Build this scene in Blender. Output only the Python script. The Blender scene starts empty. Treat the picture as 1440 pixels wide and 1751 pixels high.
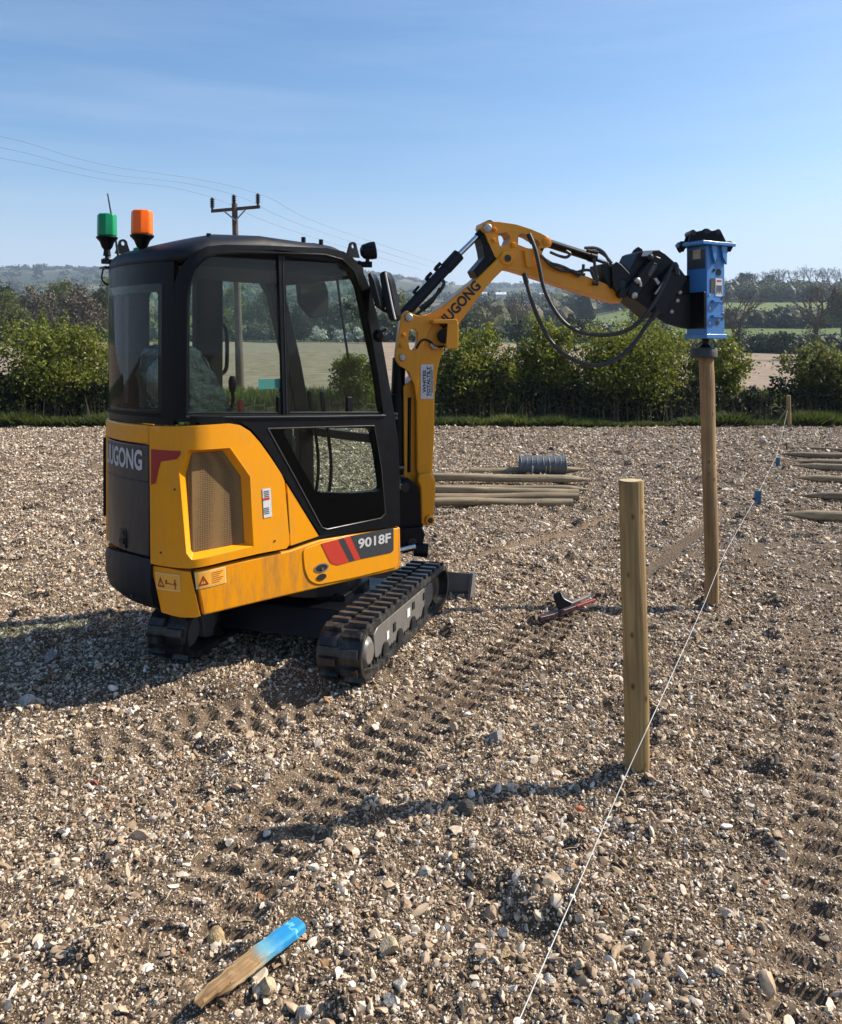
import bpy, bmesh, math, random
import numpy as np
from mathutils import Vector, Matrix, geometry
R = math.radians
random.seed(7)
rng = np.random.default_rng(11)
S = bpy.context.scene
COL = S.collection

# ------------------------------------------------------------------ camera
EYE, FPX, CX, HZ = 1.75, 1450.0, 720.0, 600.0        # eye height, focal length in photo pixels, level line of the field
cd = bpy.data.cameras.new('camera'); cam = bpy.data.objects.new('camera', cd); COL.objects.link(cam)
cam.location = (0, 0, EYE); cam.rotation_euler = (R(90), 0, 0)
cd.sensor_fit = 'HORIZONTAL'; cd.sensor_width = 36; cd.lens = 36 * FPX / 1440
cd.shift_y = (HZ - 875.5) / 1440
cd.clip_start = 0.05; cd.clip_end = 20000
S.camera = cam
# ------------------------------------------------------------------ sky and sun
SUN_EL, SUN_AZ = 39.5, 74.0                            # azimuth from +Y towards +X
w = bpy.data.worlds.new('World'); S.world = w; w.use_nodes = True
nt = w.node_tree; bg = nt.nodes['Background']
sky = nt.nodes.new('ShaderNodeTexSky'); sky.sky_type = 'NISHITA'; sky.sun_disc = False
sky.sun_elevation = R(SUN_EL); sky.sun_rotation = R(SUN_AZ)
sky.altitude = 0; sky.air_density = 1.0; sky.dust_density = 1.0; sky.ozone_density = 2.0
hsv = nt.nodes.new('ShaderNodeHueSaturation'); hsv.inputs['Saturation'].default_value = 1.26
nt.links.new(sky.outputs[0], hsv.inputs['Color'])
# faint high cirrus, drawn out along the horizon
wtc = nt.nodes.new('ShaderNodeTexCoord'); wmp = nt.nodes.new('ShaderNodeMapping'); wmp.inputs['Scale'].default_value = (1.6, 1.6, 17); nt.links.new(wtc.outputs['Generated'], wmp.inputs[0])
wno = nt.nodes.new('ShaderNodeTexNoise'); wno.inputs['Scale'].default_value = 1.5; wno.inputs['Detail'].default_value = 7; wno.inputs['Roughness'].default_value = .55; nt.links.new(wmp.outputs[0], wno.inputs['Vector'])
wra = nt.nodes.new('ShaderNodeMapRange'); wra.inputs[1].default_value = .42; wra.inputs[2].default_value = .72; wra.inputs[4].default_value = .13; nt.links.new(wno.outputs[0], wra.inputs[0])
wmi = nt.nodes.new('ShaderNodeMix'); wmi.data_type = 'RGBA'; wmi.inputs[7].default_value = (5.2, 5.7, 6.4, 1); nt.links.new(wra.outputs[0], wmi.inputs[0]); nt.links.new(hsv.outputs[0], wmi.inputs[6])
# the air whitens towards the horizon all round
wsx = nt.nodes.new('ShaderNodeSeparateXYZ'); nt.links.new(wtc.outputs['Generated'], wsx.inputs[0])
wel = nt.nodes.new('ShaderNodeMapRange'); wel.interpolation_type = 'SMOOTHSTEP'; wel.inputs[1].default_value = .02; wel.inputs[2].default_value = .235; wel.inputs[3].default_value = .88; wel.inputs[4].default_value = 0; nt.links.new(wsx.outputs[2], wel.inputs[0])
wm2 = nt.nodes.new('ShaderNodeMix'); wm2.data_type = 'RGBA'; wm2.inputs[7].default_value = (4.0, 4.55, 5.5, 1); nt.links.new(wel.outputs[0], wm2.inputs[0]); nt.links.new(wmi.outputs[2], wm2.inputs[6])
nt.links.new(wm2.outputs[2], bg.inputs[0]); bg.inputs[1].default_value = 0.092
ld = bpy.data.lights.new('sun', 'SUN'); ld.energy = 5.0; ld.angle = R(0.53); ld.color = (1, .91, .78)
sun = bpy.data.objects.new('sun', ld); COL.objects.link(sun)
sd = Vector((math.sin(R(SUN_AZ)) * math.cos(R(SUN_EL)), math.cos(R(SUN_AZ)) * math.cos(R(SUN_EL)), math.sin(R(SUN_EL))))
sun.rotation_euler = sd.to_track_quat('Z', 'Y').to_euler(); sun.location = sd * 50
S.view_settings.view_transform = 'Standard'; S.view_settings.look = 'None'
S.view_settings.gamma = 1; S.view_settings.use_curve_mapping = False; S.view_settings.exposure = 0.86
S.cycles.use_denoising = True; S.cycles.max_bounces = 8; S.cycles.transparent_max_bounces = 16
S.cycles.volume_bounces = 0; S.cycles.diffuse_bounces = 2; S.cycles.glossy_bounces = 3
S.cycles.caustics_reflective = False; S.cycles.caustics_refractive = False

# ------------------------------------------------------------------ materials
def mat(name, col, rough=.6, metal=0, var=0, vscale=8, col2=None, bump=0, bscale=40, coat=0, spec=.5, stretch=None):
    m = bpy.data.materials.new(name); m.use_nodes = True
    n, l = m.node_tree.nodes, m.node_tree.links; b = n['Principled BSDF']
    b.inputs['Base Color'].default_value = (*col, 1); b.inputs['Roughness'].default_value = rough
    b.inputs['Metallic'].default_value = metal; b.inputs['Coat Weight'].default_value = coat
    b.inputs['Coat Roughness'].default_value = .08; b.inputs['Specular IOR Level'].default_value = spec
    tc = n.new('ShaderNodeTexCoord'); src = tc.outputs['Object']
    if stretch:
        mp = n.new('ShaderNodeMapping'); mp.inputs['Scale'].default_value = stretch; l.new(src, mp.inputs[0]); src = mp.outputs[0]
    if var or col2:
        t = n.new('ShaderNodeTexNoise'); t.inputs['Scale'].default_value = vscale; t.inputs['Detail'].default_value = 6; t.inputs['Roughness'].default_value = .65
        l.new(src, t.inputs['Vector'])
        r = n.new('ShaderNodeValToRGB'); c2 = col2 or tuple(c * (1 - var) for c in col)
        r.color_ramp.elements[0].position = .38; r.color_ramp.elements[1].position = .62
        r.color_ramp.elements[0].color = (*c2, 1); r.color_ramp.elements[1].color = (*col, 1)
        l.new(t.outputs[0], r.inputs[0]); l.new(r.outputs[0], b.inputs['Base Color'])
        q = n.new('ShaderNodeMath'); q.operation = 'MULTIPLY_ADD'; q.inputs[1].default_value = .3; q.inputs[2].default_value = rough - .12
        l.new(t.outputs[0], q.inputs[0]); l.new(q.outputs[0], b.inputs['Roughness'])
    if bump:
        t = n.new('ShaderNodeTexNoise'); t.inputs['Scale'].default_value = bscale; t.inputs['Detail'].default_value = 5
        l.new(src, t.inputs['Vector'])
        k = n.new('ShaderNodeBump'); k.inputs['Strength'].default_value = bump; k.inputs['Distance'].default_value = .02
        l.new(t.outputs[0], k.inputs['Height']); l.new(k.outputs[0], b.inputs['Normal'])
    return m

def paint_mat(name, col, dust, amount=.35):
    """machine paint with dust that gathers in vertical streaks and blotches"""
    m = mat(name, col, .40, coat=.08, spec=.35)
    n, l = m.node_tree.nodes, m.node_tree.links; b = n['Principled BSDF']
    tc = n.new('ShaderNodeTexCoord'); mp = n.new('ShaderNodeMapping'); mp.inputs['Scale'].default_value = (7, 7, 1.6)
    l.new(tc.outputs['Object'], mp.inputs[0])
    t = n.new('ShaderNodeTexNoise'); t.inputs['Scale'].default_value = 2.2; t.inputs['Detail'].default_value = 8; t.inputs['Roughness'].default_value = .7
    l.new(mp.outputs[0], t.inputs['Vector'])
    t2 = n.new('ShaderNodeTexNoise'); t2.inputs['Scale'].default_value = 160; t2.inputs['Detail'].default_value = 2
    l.new(tc.outputs['Object'], t2.inputs['Vector'])
    r = n.new('ShaderNodeValToRGB'); r.color_ramp.elements[0].position = .45; r.color_ramp.elements[1].position = .8
    r.color_ramp.elements[1].color = (amount,) * 3 + (1,)
    l.new(t.outputs[0], r.inputs[0])
    x = n.new('ShaderNodeMath'); x.operation = 'MULTIPLY'; l.new(r.outputs[0], x.inputs[0]); l.new(t2.outputs[0], x.inputs[1])
    x2 = n.new('ShaderNodeMath'); x2.operation = 'MULTIPLY'; x2.inputs[1].default_value = 1.8; l.new(x.outputs[0], x2.inputs[0])
    mx = n.new('ShaderNodeMix'); mx.data_type = 'RGBA'; mx.inputs[6].default_value = (*col, 1); mx.inputs[7].default_value = (*dust, 1)
    l.new(x2.outputs[0], mx.inputs[0]); l.new(mx.outputs[2], b.inputs['Base Color'])
    q = n.new('ShaderNodeMath'); q.operation = 'MULTIPLY_ADD'; q.inputs[1].default_value = .6; q.inputs[2].default_value = .33
    l.new(x2.outputs[0], q.inputs[0]); l.new(q.outputs[0], b.inputs['Roughness'])
    return m

def glass_mat(name, tint, refl=.65):
    m = bpy.data.materials.new(name); m.use_nodes = True
    n, l = m.node_tree.nodes, m.node_tree.links; n.remove(n['Principled BSDF']); out = n['Material Output']
    tr = n.new('ShaderNodeBsdfTransparent'); tr.inputs[0].default_value = (*tint, 1)
    gl = n.new('ShaderNodeBsdfGlossy'); gl.inputs['Roughness'].default_value = .02
    fr = n.new('ShaderNodeFresnel'); fr.inputs[0].default_value = 1.5
    geo = n.new('ShaderNodeNewGeometry'); io = n.new('ShaderNodeMath'); io.operation = 'MULTIPLY_ADD'; io.inputs[1].default_value = 1 / 1.5 - 1.5; io.inputs[2].default_value = 1.5
    l.new(geo.outputs['Backfacing'], io.inputs[0]); l.new(io.outputs[0], fr.inputs[0])   # the same thin pane from either side
    mu = n.new('ShaderNodeMath'); mu.operation = 'MULTIPLY'; mu.inputs[1].default_value = refl; l.new(fr.outputs[0], mu.inputs[0])
    # dust film
    df = n.new('ShaderNodeBsdfDiffuse'); df.inputs[0].default_value = (.45, .45, .4, 1)
    tc = n.new('ShaderNodeTexCoord'); t = n.new('ShaderNodeTexNoise'); t.inputs['Scale'].default_value = 5; t.inputs['Detail'].default_value = 6
    l.new(tc.outputs['Object'], t.inputs['Vector'])
    rp = n.new('ShaderNodeMapRange'); rp.inputs[1].default_value = .3; rp.inputs[2].default_value = .8; rp.inputs[3].default_value = .0; rp.inputs[4].default_value = .014
    l.new(t.outputs[0], rp.inputs[0])
    m0 = n.new('ShaderNodeMixShader'); l.new(rp.outputs[0], m0.inputs[0]); l.new(tr.outputs[0], m0.inputs[1]); l.new(df.outputs[0], m0.inputs[2])
    mx = n.new('ShaderNodeMixShader'); l.new(mu.outputs[0], mx.inputs[0]); l.new(m0.outputs[0], mx.inputs[1]); l.new(gl.outputs[0], mx.inputs[2])
    l.new(mx.outputs[0], out.inputs[0]); return m

def attr_mat(name, stops, rough=.8, translucent=0, attr='tint', atype='GEOMETRY', grain=0, gscale=60):
    """colour from a per-piece random attribute through a ramp of real colours"""
    m = bpy.data.materials.new(name); m.use_nodes = True
    n, l = m.node_tree.nodes, m.node_tree.links; b = n['Principled BSDF']; b.inputs['Roughness'].default_value = rough
    b.inputs['Specular IOR Level'].default_value = .3
    a = n.new('ShaderNodeAttribute'); a.attribute_name = attr; a.attribute_type = atype
    r = n.new('ShaderNodeValToRGB'); e = r.color_ramp.elements
    while len(e) < len(stops): e.new(.5)
    for el, (p, c) in zip(e, stops): el.position = p; el.color = (*c, 1)
    l.new(a.outputs['Fac'], r.inputs[0]); col = r.outputs[0]
    if grain:
        tc = n.new('ShaderNodeTexCoord'); t = n.new('ShaderNodeTexNoise'); t.inputs['Scale'].default_value = gscale; t.inputs['Detail'].default_value = 4
        l.new(tc.outputs['Object'], t.inputs['Vector'])
        mr = n.new('ShaderNodeMapRange'); mr.inputs[1].default_value = .3; mr.inputs[2].default_value = .7; mr.inputs[3].default_value = 1 - grain; mr.inputs[4].default_value = 1 + grain * .3
        l.new(t.outputs[0], mr.inputs[0])
        vm = n.new('ShaderNodeVectorMath'); vm.operation = 'SCALE'; l.new(col, vm.inputs[0]); l.new(mr.outputs[0], vm.inputs['Scale']); col = vm.outputs[0]
    l.new(col, b.inputs['Base Color'])
    if translucent:
        tr = n.new('ShaderNodeBsdfTranslucent'); l.new(col, tr.inputs[0])
        mx = n.new('ShaderNodeMixShader'); mx.inputs[0].default_value = translucent
        l.new(b.outputs[0], mx.inputs[1]); l.new(tr.outputs[0], mx.inputs[2]); l.new(mx.outputs[0], n['Material Output'].inputs[0])
    return m

M = {}
M['yellow'] = paint_mat('yellow_paint', (.76, .295, .003), (.32, .19, .07), .32)
M['yellow_dirty'] = paint_mat('yellow_paint_dirty', (.70, .265, .003), (.17, .09, .028), 1.0)
M['black'] = mat('black_paint', (.0035, .004, .006), .36, var=.4, vscale=14, coat=.0, spec=.2)
M['navy'] = mat('dark_blue_grey_plastic', (.010, .0125, .019), .5, var=.3, vscale=20, bump=.04, bscale=300, spec=.28)
M['hood'] = paint_mat('dark_grey_hood', (.035, .032, .032), (.16, .13, .10), .4)
M['steel'] = paint_mat('dusty_dark_steel', (.012, .012, .013), (.10, .085, .065), .35)
M['frame'] = paint_mat('track_frame_grey', (.12, .115, .108), (.17, .13, .09), .9)
M['rubber'] = paint_mat('dusty_rubber', (.012, .012, .013), (.15, .135, .112), .75)
M['chrome'] = mat('chrome', (.72, .73, .76), .12, 1)
M['bolt'] = mat('zinc_bolt', (.42, .40, .36), .4, .8)
M['mesh'] = mat('perforated_brown_mesh', (.22, .12, .035), .7)
M['white'] = mat('white_vinyl', (.62, .62, .62), .5, var=.12, vscale=60)
M['letter'] = mat('pale_lettering', (.48, .48, .47), .5)
M['blackink'] = mat('black_ink', (.012, .011, .010), .5)
M['redvinyl'] = mat('red_vinyl', (.48, .035, .018), .45)
M['darkred'] = mat('dark_red_vinyl', (.30, .012, .012), .4)
M['charcoal'] = mat('charcoal_vinyl', (.035, .037, .042), .45)
M['amber_label'] = mat('amber_label', (.82, .40, .04), .5)
M['label_line'] = mat('label_border', (.80, .55, .25), .5)
M['blue'] = paint_mat('blue_paint', (.045, .195, .47), (.16, .16, .16), .28)
M['hitch'] = mat('charcoal_cast_steel', (.007, .0075, .009), .42, var=.4, vscale=30, bump=.06, bscale=120, spec=.28)
M['cap'] = mat('cast_iron_cap', (.045, .045, .045), .6, var=.4, vscale=20, bump=.1)
M['glass'] = glass_mat('cab_glass', (.76, .85, .80))
M['blackglass'] = mat('black_glass', (.002, .0022, .0025), .06, spec=.12)
M['hose'] = mat('hose_rubber', (.03, .031, .031), .5, var=.5, vscale=40)
M['green_lens'] = mat('green_lens', (.0, .22, .085), .3, spec=.35)
M['amber_lens'] = mat('amber_lens', (.92, .14, .0), .3, spec=.3)
for k, c in (('green_lens', (.0, .20, .10)), ('amber_lens', (.9, .13, .0))):
    b = M[k].node_tree.nodes['Principled BSDF']; b.inputs['Subsurface Weight'].default_value = .2
    b.inputs['Subsurface Radius'].default_value = (.04, .04, .04); b.inputs['Subsurface Scale'].default_value = 1.0
M['plastic_wrap'] = mat('plastic_wrap', (.030, .044, .040), .13, bump=1.0, bscale=13, coat=.5)
M['interior'] = mat('cab_interior', (.006, .0065, .007), .6, spec=.12)
M['floor_mat'] = mat('cab_floor', (.13, .16, .15), .6)
M['redknob'] = mat('red_knob', (.45, .03, .015), .4)
M['teal'] = mat('teal_sticker', (.06, .26, .26), .5)
def wood_mat(name, c1, c2, c3):
    m = mat(name, c1, .75)
    n, l = m.node_tree.nodes, m.node_tree.links; b = n['Principled BSDF']
    tc = n.new('ShaderNodeTexCoord'); mp = n.new('ShaderNodeMapping'); mp.inputs['Scale'].default_value = (30, 30, 1.3)
    l.new(tc.outputs['Object'], mp.inputs[0])
    t = n.new('ShaderNodeTexNoise'); t.inputs['Scale'].default_value = 1.6; t.inputs['Detail'].default_value = 7; t.inputs['Distortion'].default_value = .6
    l.new(mp.outputs[0], t.inputs['Vector'])
    r = n.new('ShaderNodeValToRGB'); e = r.color_ramp.elements; e.new(.5)
    for el, (p, c) in zip(e, ((.3, c2), (.5, c1), (.72, c3))): el.position = p; el.color = (*c, 1)
    l.new(t.outputs[0], r.inputs[0])
    t3 = n.new('ShaderNodeTexNoise'); t3.inputs['Scale'].default_value = 3; t3.inputs['Detail'].default_value = 3; l.new(tc.outputs['Object'], t3.inputs['Vector'])
    mr = n.new('ShaderNodeMapRange'); mr.inputs[1].default_value = .3; mr.inputs[2].default_value = .7; mr.inputs[3].default_value = .65; mr.inputs[4].default_value = 1.15
    l.new(t3.outputs[0], mr.inputs[0])
    vm = n.new('ShaderNodeVectorMath'); vm.operation = 'SCALE'; l.new(r.outputs[0], vm.inputs[0]); l.new(mr.outputs[0], vm.inputs['Scale'])
    # small dark knots
    mp2 = n.new('ShaderNodeMapping'); mp2.inputs['Scale'].default_value = (15, 15, 9); l.new(tc.outputs['Object'], mp2.inputs[0])
    vo = n.new('ShaderNodeTexVoronoi'); vo.inputs['Scale'].default_value = 1; l.new(mp2.outputs[0], vo.inputs['Vector'])
    kr = n.new('ShaderNodeValToRGB'); kr.color_ramp.elements[0].position = .04; kr.color_ramp.elements[1].position = .17
    kr.color_ramp.elements[0].color = (.25, .20, .16, 1); kr.color_ramp.elements[1].color = (1, 1, 1, 1); l.new(vo.outputs['Distance'], kr.inputs[0])
    v2 = n.new('ShaderNodeVectorMath'); v2.operation = 'MULTIPLY'; l.new(vm.outputs[0], v2.inputs[0]); l.new(kr.outputs[0], v2.inputs[1])
    l.new(v2.outputs[0], b.inputs['Base Color'])
    k = n.new('ShaderNodeBump'); k.inputs['Strength'].default_value = .35; k.inputs['Distance'].default_value = .01
    l.new(t.outputs[0], k.inputs['Height']); l.new(k.outputs[0], b.inputs['Normal'])
    return m
M['post'] = wood_mat('treated_softwood', (.30, .195, .072), (.19, .12, .045), (.40, .275, .115))
M['post_brown'] = wood_mat('brown_treated_softwood', (.285, .175, .070), (.18, .105, .04), (.37, .24, .105))
M['post_old'] = wood_mat('weathered_softwood', (.29, .22, .125), (.19, .14, .075), (.40, .32, .20))
M['post_end'] = mat('cut_end_grain', (.50, .40, .24), .8, var=.25, vscale=40)
M['post_grey'] = wood_mat('grey_treated_softwood', (.215, .16, .09), (.14, .10, .055), (.30, .235, .145))
M['pole'] = wood_mat('creosoted_pole', (.085, .055, .038), (.055, .036, .026), (.12, .08, .055))

# ------------------------------------------------------------------ object helpers
ROOT = {}
def tag(o, label=None, cat=None, group=None, kind=None):
    if label: o['label'] = label
    if cat: o['category'] = cat
    if group: o['group'] = group
    if kind: o['kind'] = kind
    return o
def thing(name, label, cat, loc=(0, 0, 0), rz=0, group=None):
    o = bpy.data.objects.new(name, None); COL.objects.link(o); o.location = loc; o.rotation_euler = (0, 0, rz)
    o.empty_display_size = .2
    ROOT[o.name] = Matrix.Translation(Vector(loc)) @ Matrix.Rotation(rz, 4, 'Z')
    return tag(o, label, cat, group)
def top(o):
    while o.parent: o = o.parent
    return o
def finish(name, me, material, parent=None, bevel=0, solid=0, smooth=35, seg=2, label=None, flip=False):
    """links one mesh (built in world space) as one object; under a thing it is moved into the thing's space"""
    o = bpy.data.objects.new(name, me); COL.objects.link(o)
    if parent is not None:
        me.transform(ROOT[top(parent).name].inverted()); o.parent = parent
    for x in (material if isinstance(material, list) else [material]): me.materials.append(x)
    if smooth:
        me.shade_smooth(); me.set_sharp_from_angle(angle=R(smooth))
    if solid:
        s = o.modifiers.new('thickness', 'SOLIDIFY'); s.thickness = solid; s.offset = -1; s.use_even_offset = False
    if bevel:
        b = o.modifiers.new('bevel', 'BEVEL'); b.width = bevel; b.segments = seg; b.limit_method = 'ANGLE'; b.angle_limit = R(38); b.harden_normals = True
    if label: o['label'] = label
    return o
def obj(name, bm, material, parent=None, **k):
    bmesh.ops.recalc_face_normals(bm, faces=bm.faces)
    me = bpy.data.meshes.new(name); bm.to_mesh(me); bm.free()
    return finish(name, me, material, parent, **k)
def own_origin(o, p):
    """moves a top-level mesh's origin to p"""
    p = Vector(p); o.data.transform(Matrix.Translation(-p)); o.location = p; return o

# shape helpers: everything is added in world coordinates through a frame function (a,b,c) -> Vector
def prism(bm, fr, poly, c0, c1, holes=()):
    loops = [list(poly)] + [list(h) for h in holes]
    flat = [p for L in loops for p in L]
    v0 = [bm.verts.new(fr(a, b, c0)) for a, b in flat]; v1 = [bm.verts.new(fr(a, b, c1)) for a, b in flat]
    if holes:
        tri = geometry.tessellate_polygon([[Vector((a, b, 0)) for a, b in L] for L in loops])
        for t in tri:
            for vs in (v0, v1):
                try: bm.faces.new([vs[i] for i in t])
                except ValueError: pass
    else:
        bm.faces.new(v0); bm.faces.new(v1[::-1])
    k = 0
    for L in loops:
        n = len(L)
        for i in range(n): bm.faces.new([v0[k + i], v0[k + (i + 1) % n], v1[k + (i + 1) % n], v1[k + i]])
        k += n
def box(bm, fr, a0, a1, b0, b1, c0, c1): prism(bm, fr, [(a0, b0), (a1, b0), (a1, b1), (a0, b1)], c0, c1)
def ring(c, ax, r, seg, up=None):
    ax = ax.normalized(); u = ax.orthogonal().normalized() if up is None else (up - ax * up.dot(ax)).normalized(); v = ax.cross(u)
    return [c + u * (r * math.cos(2 * math.pi * i / seg)) + v * (r * math.sin(2 * math.pi * i / seg)) for i in range(seg)]
def cyl(bm, p0, p1, r0, r1=None, seg=16):
    r1 = r0 if r1 is None else r1; p0, p1 = Vector(p0), Vector(p1); ax = p1 - p0
    a = [bm.verts.new(p) for p in ring(p0, ax, r0, seg)]; b = [bm.verts.new(p) for p in ring(p1, ax, r1, seg)]
    bm.faces.new(a[::-1]); bm.faces.new(b)
    for i in range(seg): bm.faces.new([a[i], a[(i + 1) % seg], b[(i + 1) % seg], b[i]])
def lathe(bm, p, ax, prof, seg=20):
    """prof: (distance along the axis, radius)"""
    p, ax = Vector(p), Vector(ax).normalized(); rows = [[bm.verts.new(q) for q in ring(p + ax * h, ax, max(r, 1e-4), seg)] for h, r in prof]
    bm.faces.new(rows[0][::-1]); bm.faces.new(rows[-1])
    for A, B in zip(rows, rows[1:]):
        for i in range(seg): bm.faces.new([A[i], A[(i + 1) % seg], B[(i + 1) % seg], B[i]])
def smooth_path(pts, n=8):
    pts = [Vector(p) for p in pts]; P = [pts[0] * 2 - pts[1]] + pts + [pts[-1] * 2 - pts[-2]]; out = []
    for i in range(1, len(P) - 2):
        for j in range(n):
            t = j / n; a, b, c, d = P[i - 1:i + 3]
            out.append(.5 * ((2 * b) + (c - a) * t + (2 * a - 5 * b + 4 * c - d) * t * t + (3 * b - a - 3 * c + d) * t ** 3))
    return out + [pts[-1]]
def tube(bm, pts, r, seg=8):
    pts = [Vector(p) for p in pts]; rs = r if isinstance(r, (list, tuple)) else [r] * len(pts); rows = []; up = None
    for i, p in enumerate(pts):
        ax = pts[min(i + 1, len(pts) - 1)] - pts[max(i - 1, 0)]
        if up is None: up = ax.orthogonal()
        up = (up - ax.normalized() * up.dot(ax.normalized())); up = up.normalized() if up.length > 1e-6 else ax.orthogonal().normalized()
        rows.append([bm.verts.new(q) for q in ring(p, ax, rs[i], seg, up)])
    bm.faces.new(rows[0][::-1]); bm.faces.new(rows[-1])
    for A, B in zip(rows, rows[1:]):
        for i in range(seg): bm.faces.new([A[i], A[(i + 1) % seg], B[(i + 1) % seg], B[i]])
def rounded(poly, r, n=4):
    """rounds the corners of a 2D outline"""
    out = []; N = len(poly)
    for i in range(N):
        p, a, b = Vector(poly[i]), Vector(poly[i - 1]), Vector(poly[(i + 1) % N])
        d = min(r, (a - p).length * .45, (b - p).length * .45); s = p + (a - p).normalized() * d; e = p + (b - p).normalized() * d
        for j in range(n + 1):
            t = j / n; q = s * (1 - t) ** 2 + p * 2 * t * (1 - t) + e * t * t; out.append((q.x, q.y))
    return out
def text_obj(name, body, size, fn, material, parent, bold=.0, width=None, depth=.0):
    """flat lettering: fn maps (x along the line, y up) to a world point"""
    cu = bpy.data.curves.new('t', 'FONT'); cu.body = body; cu.size = size; cu.offset = bold * size; cu.resolution_u = 3
    ob = bpy.data.objects.new('t', cu); COL.objects.link(ob)
    bpy.context.view_layer.update()
    me = bpy.data.meshes.new_from_object(ob.evaluated_get(bpy.context.evaluated_depsgraph_get()))
    bpy.data.objects.remove(ob); bpy.data.curves.remove(cu)
    xs = [v.co.x for v in me.vertices]; x0, x1 = min(xs), max(xs); k = 1 if width is None else width / (x1 - x0)
    bm = bmesh.new(); bm.from_mesh(me); bpy.data.meshes.remove(me)
    bmesh.ops.dissolve_limit(bm, angle_limit=.01, verts=bm.verts, edges=bm.edges)
    bmesh.ops.triangulate(bm, faces=bm.faces)
    for v in bm.verts: v.co = fn((v.co.x - x0) * k, v.co.y)
    me = bpy.data.meshes.new(name); bm.to_mesh(me); bm.free()
    return finish(name, me, material, parent, smooth=0)
WZ = lambda x, y, z: Vector((x, y, z))
def ray(u, v): return Vector(((u - CX) / FPX, 1.0, -(v - HZ) / FPX))
def at(u, v, d): return Vector((0, 0, EYE)) + ray(u, v) * d         # a photo pixel at distance d as a point of the place

# ------------------------------------------------------------------ ground heights
def hash2(ix, iy, seed):
    h = (ix.astype(np.int64) * 374761393 + iy.astype(np.int64) * 668265263 + seed * 974711) & 0xFFFFFFFF
    h = ((h ^ (h >> 13)) * 1274126177) & 0xFFFFFFFF
    return ((h ^ (h >> 16)) & 0xFFFF) / 65535.0
def vnoise(x, y, seed=0):
    x, y = np.asarray(x, float), np.asarray(y, float); ix, iy = np.floor(x), np.floor(y); fx, fy = x - ix, y - iy
    fx = fx * fx * (3 - 2 * fx); fy = fy * fy * (3 - 2 * fy)
    a, b, c, d = hash2(ix, iy, seed), hash2(ix + 1, iy, seed), hash2(ix, iy + 1, seed), hash2(ix + 1, iy + 1, seed)
    return (a * (1 - fx) + b * fx) * (1 - fy) + (c * (1 - fx) + d * fx) * fy
def sst(a, b, x): t = np.clip((np.asarray(x, float) - a) / (b - a), 0, 1); return t * t * (3 - 2 * t)
def flat_g(u, v): d = FPX * EYE / (v - HZ); return ((u - CX) / FPX * d, d)
PATHS = [  # (points, half width, lug pitch, depth, lugs)
    ([flat_g(*p) for p in ((985, 1020), (935, 1065), (800, 1170), (640, 1275), (500, 1395), (420, 1480), (275, 1650), (180, 1800))], .185, .112, .034, True),
    ([flat_g(*p) for p in ((560, 1195), (400, 1222), (200, 1268), (0, 1330), (-200, 1400))], .17, .105, .026, True),
    ([flat_g(*p) for p in ((300, 1470), (150, 1560), (20, 1660))], .12, .09, .026, True),
    ([(1.62, 2.2), (2.12, 3.2), (2.62, 4.3), (3.2, 5.6)], .19, .125, .032, True),
    ([flat_g(*p) for p in ((-200, 812), (60, 792), (190, 770), (300, 760))], .06, .1, .03, False),
    ([flat_g(*p) for p in ((-200, 850), (80, 815), (240, 790))], .05, .1, .025, False),
    ([(1.02, 2.1), (1.5, 3.0), (2.0, 4.1), (2.75, 6.1)], .17, .125, .028, True),
    ([flat_g(*p) for p in ((730, 985), (840, 945), (950, 905), (1050, 868), (1100, 852))], .05, .1, .028, False),
    ([flat_g(*p) for p in ((1060, 990), (1120, 950), (1200, 885), (1260, 850))], .06, .1, .03, False),
    ([flat_g(*p) for p in ((1085, 962), (1130, 930), (1195, 888))], .03, .1, .02, False),
    ([flat_g(*p) for p in ((-200, 965), (100, 960), (190, 925), (260, 880))], .07, .1, .02, False),
]
def path_st(x, y, pts):
    best = np.full(x.shape, 1e9); S_ = np.zeros(x.shape); T_ = np.zeros(x.shape); acc = 0
    for (ax, ay), (bx, by) in zip(pts, pts[1:]):
        L = math.hypot(bx - ax, by - ay); ux, uy = (bx - ax) / L, (by - ay) / L
        s = np.clip((x - ax) * ux + (y - ay) * uy, 0, L); qx, qy = x - ax - ux * s, y - ay - uy * s
        d = np.hypot(qx, qy); m = d < best
        best = np.where(m, d, best); S_ = np.where(m, acc + s, S_); T_ = np.where(m, np.sign(ux * (y - ay) - uy * (x - ax)) * d, T_); acc += L
    return S_, T_, best, acc
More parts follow.
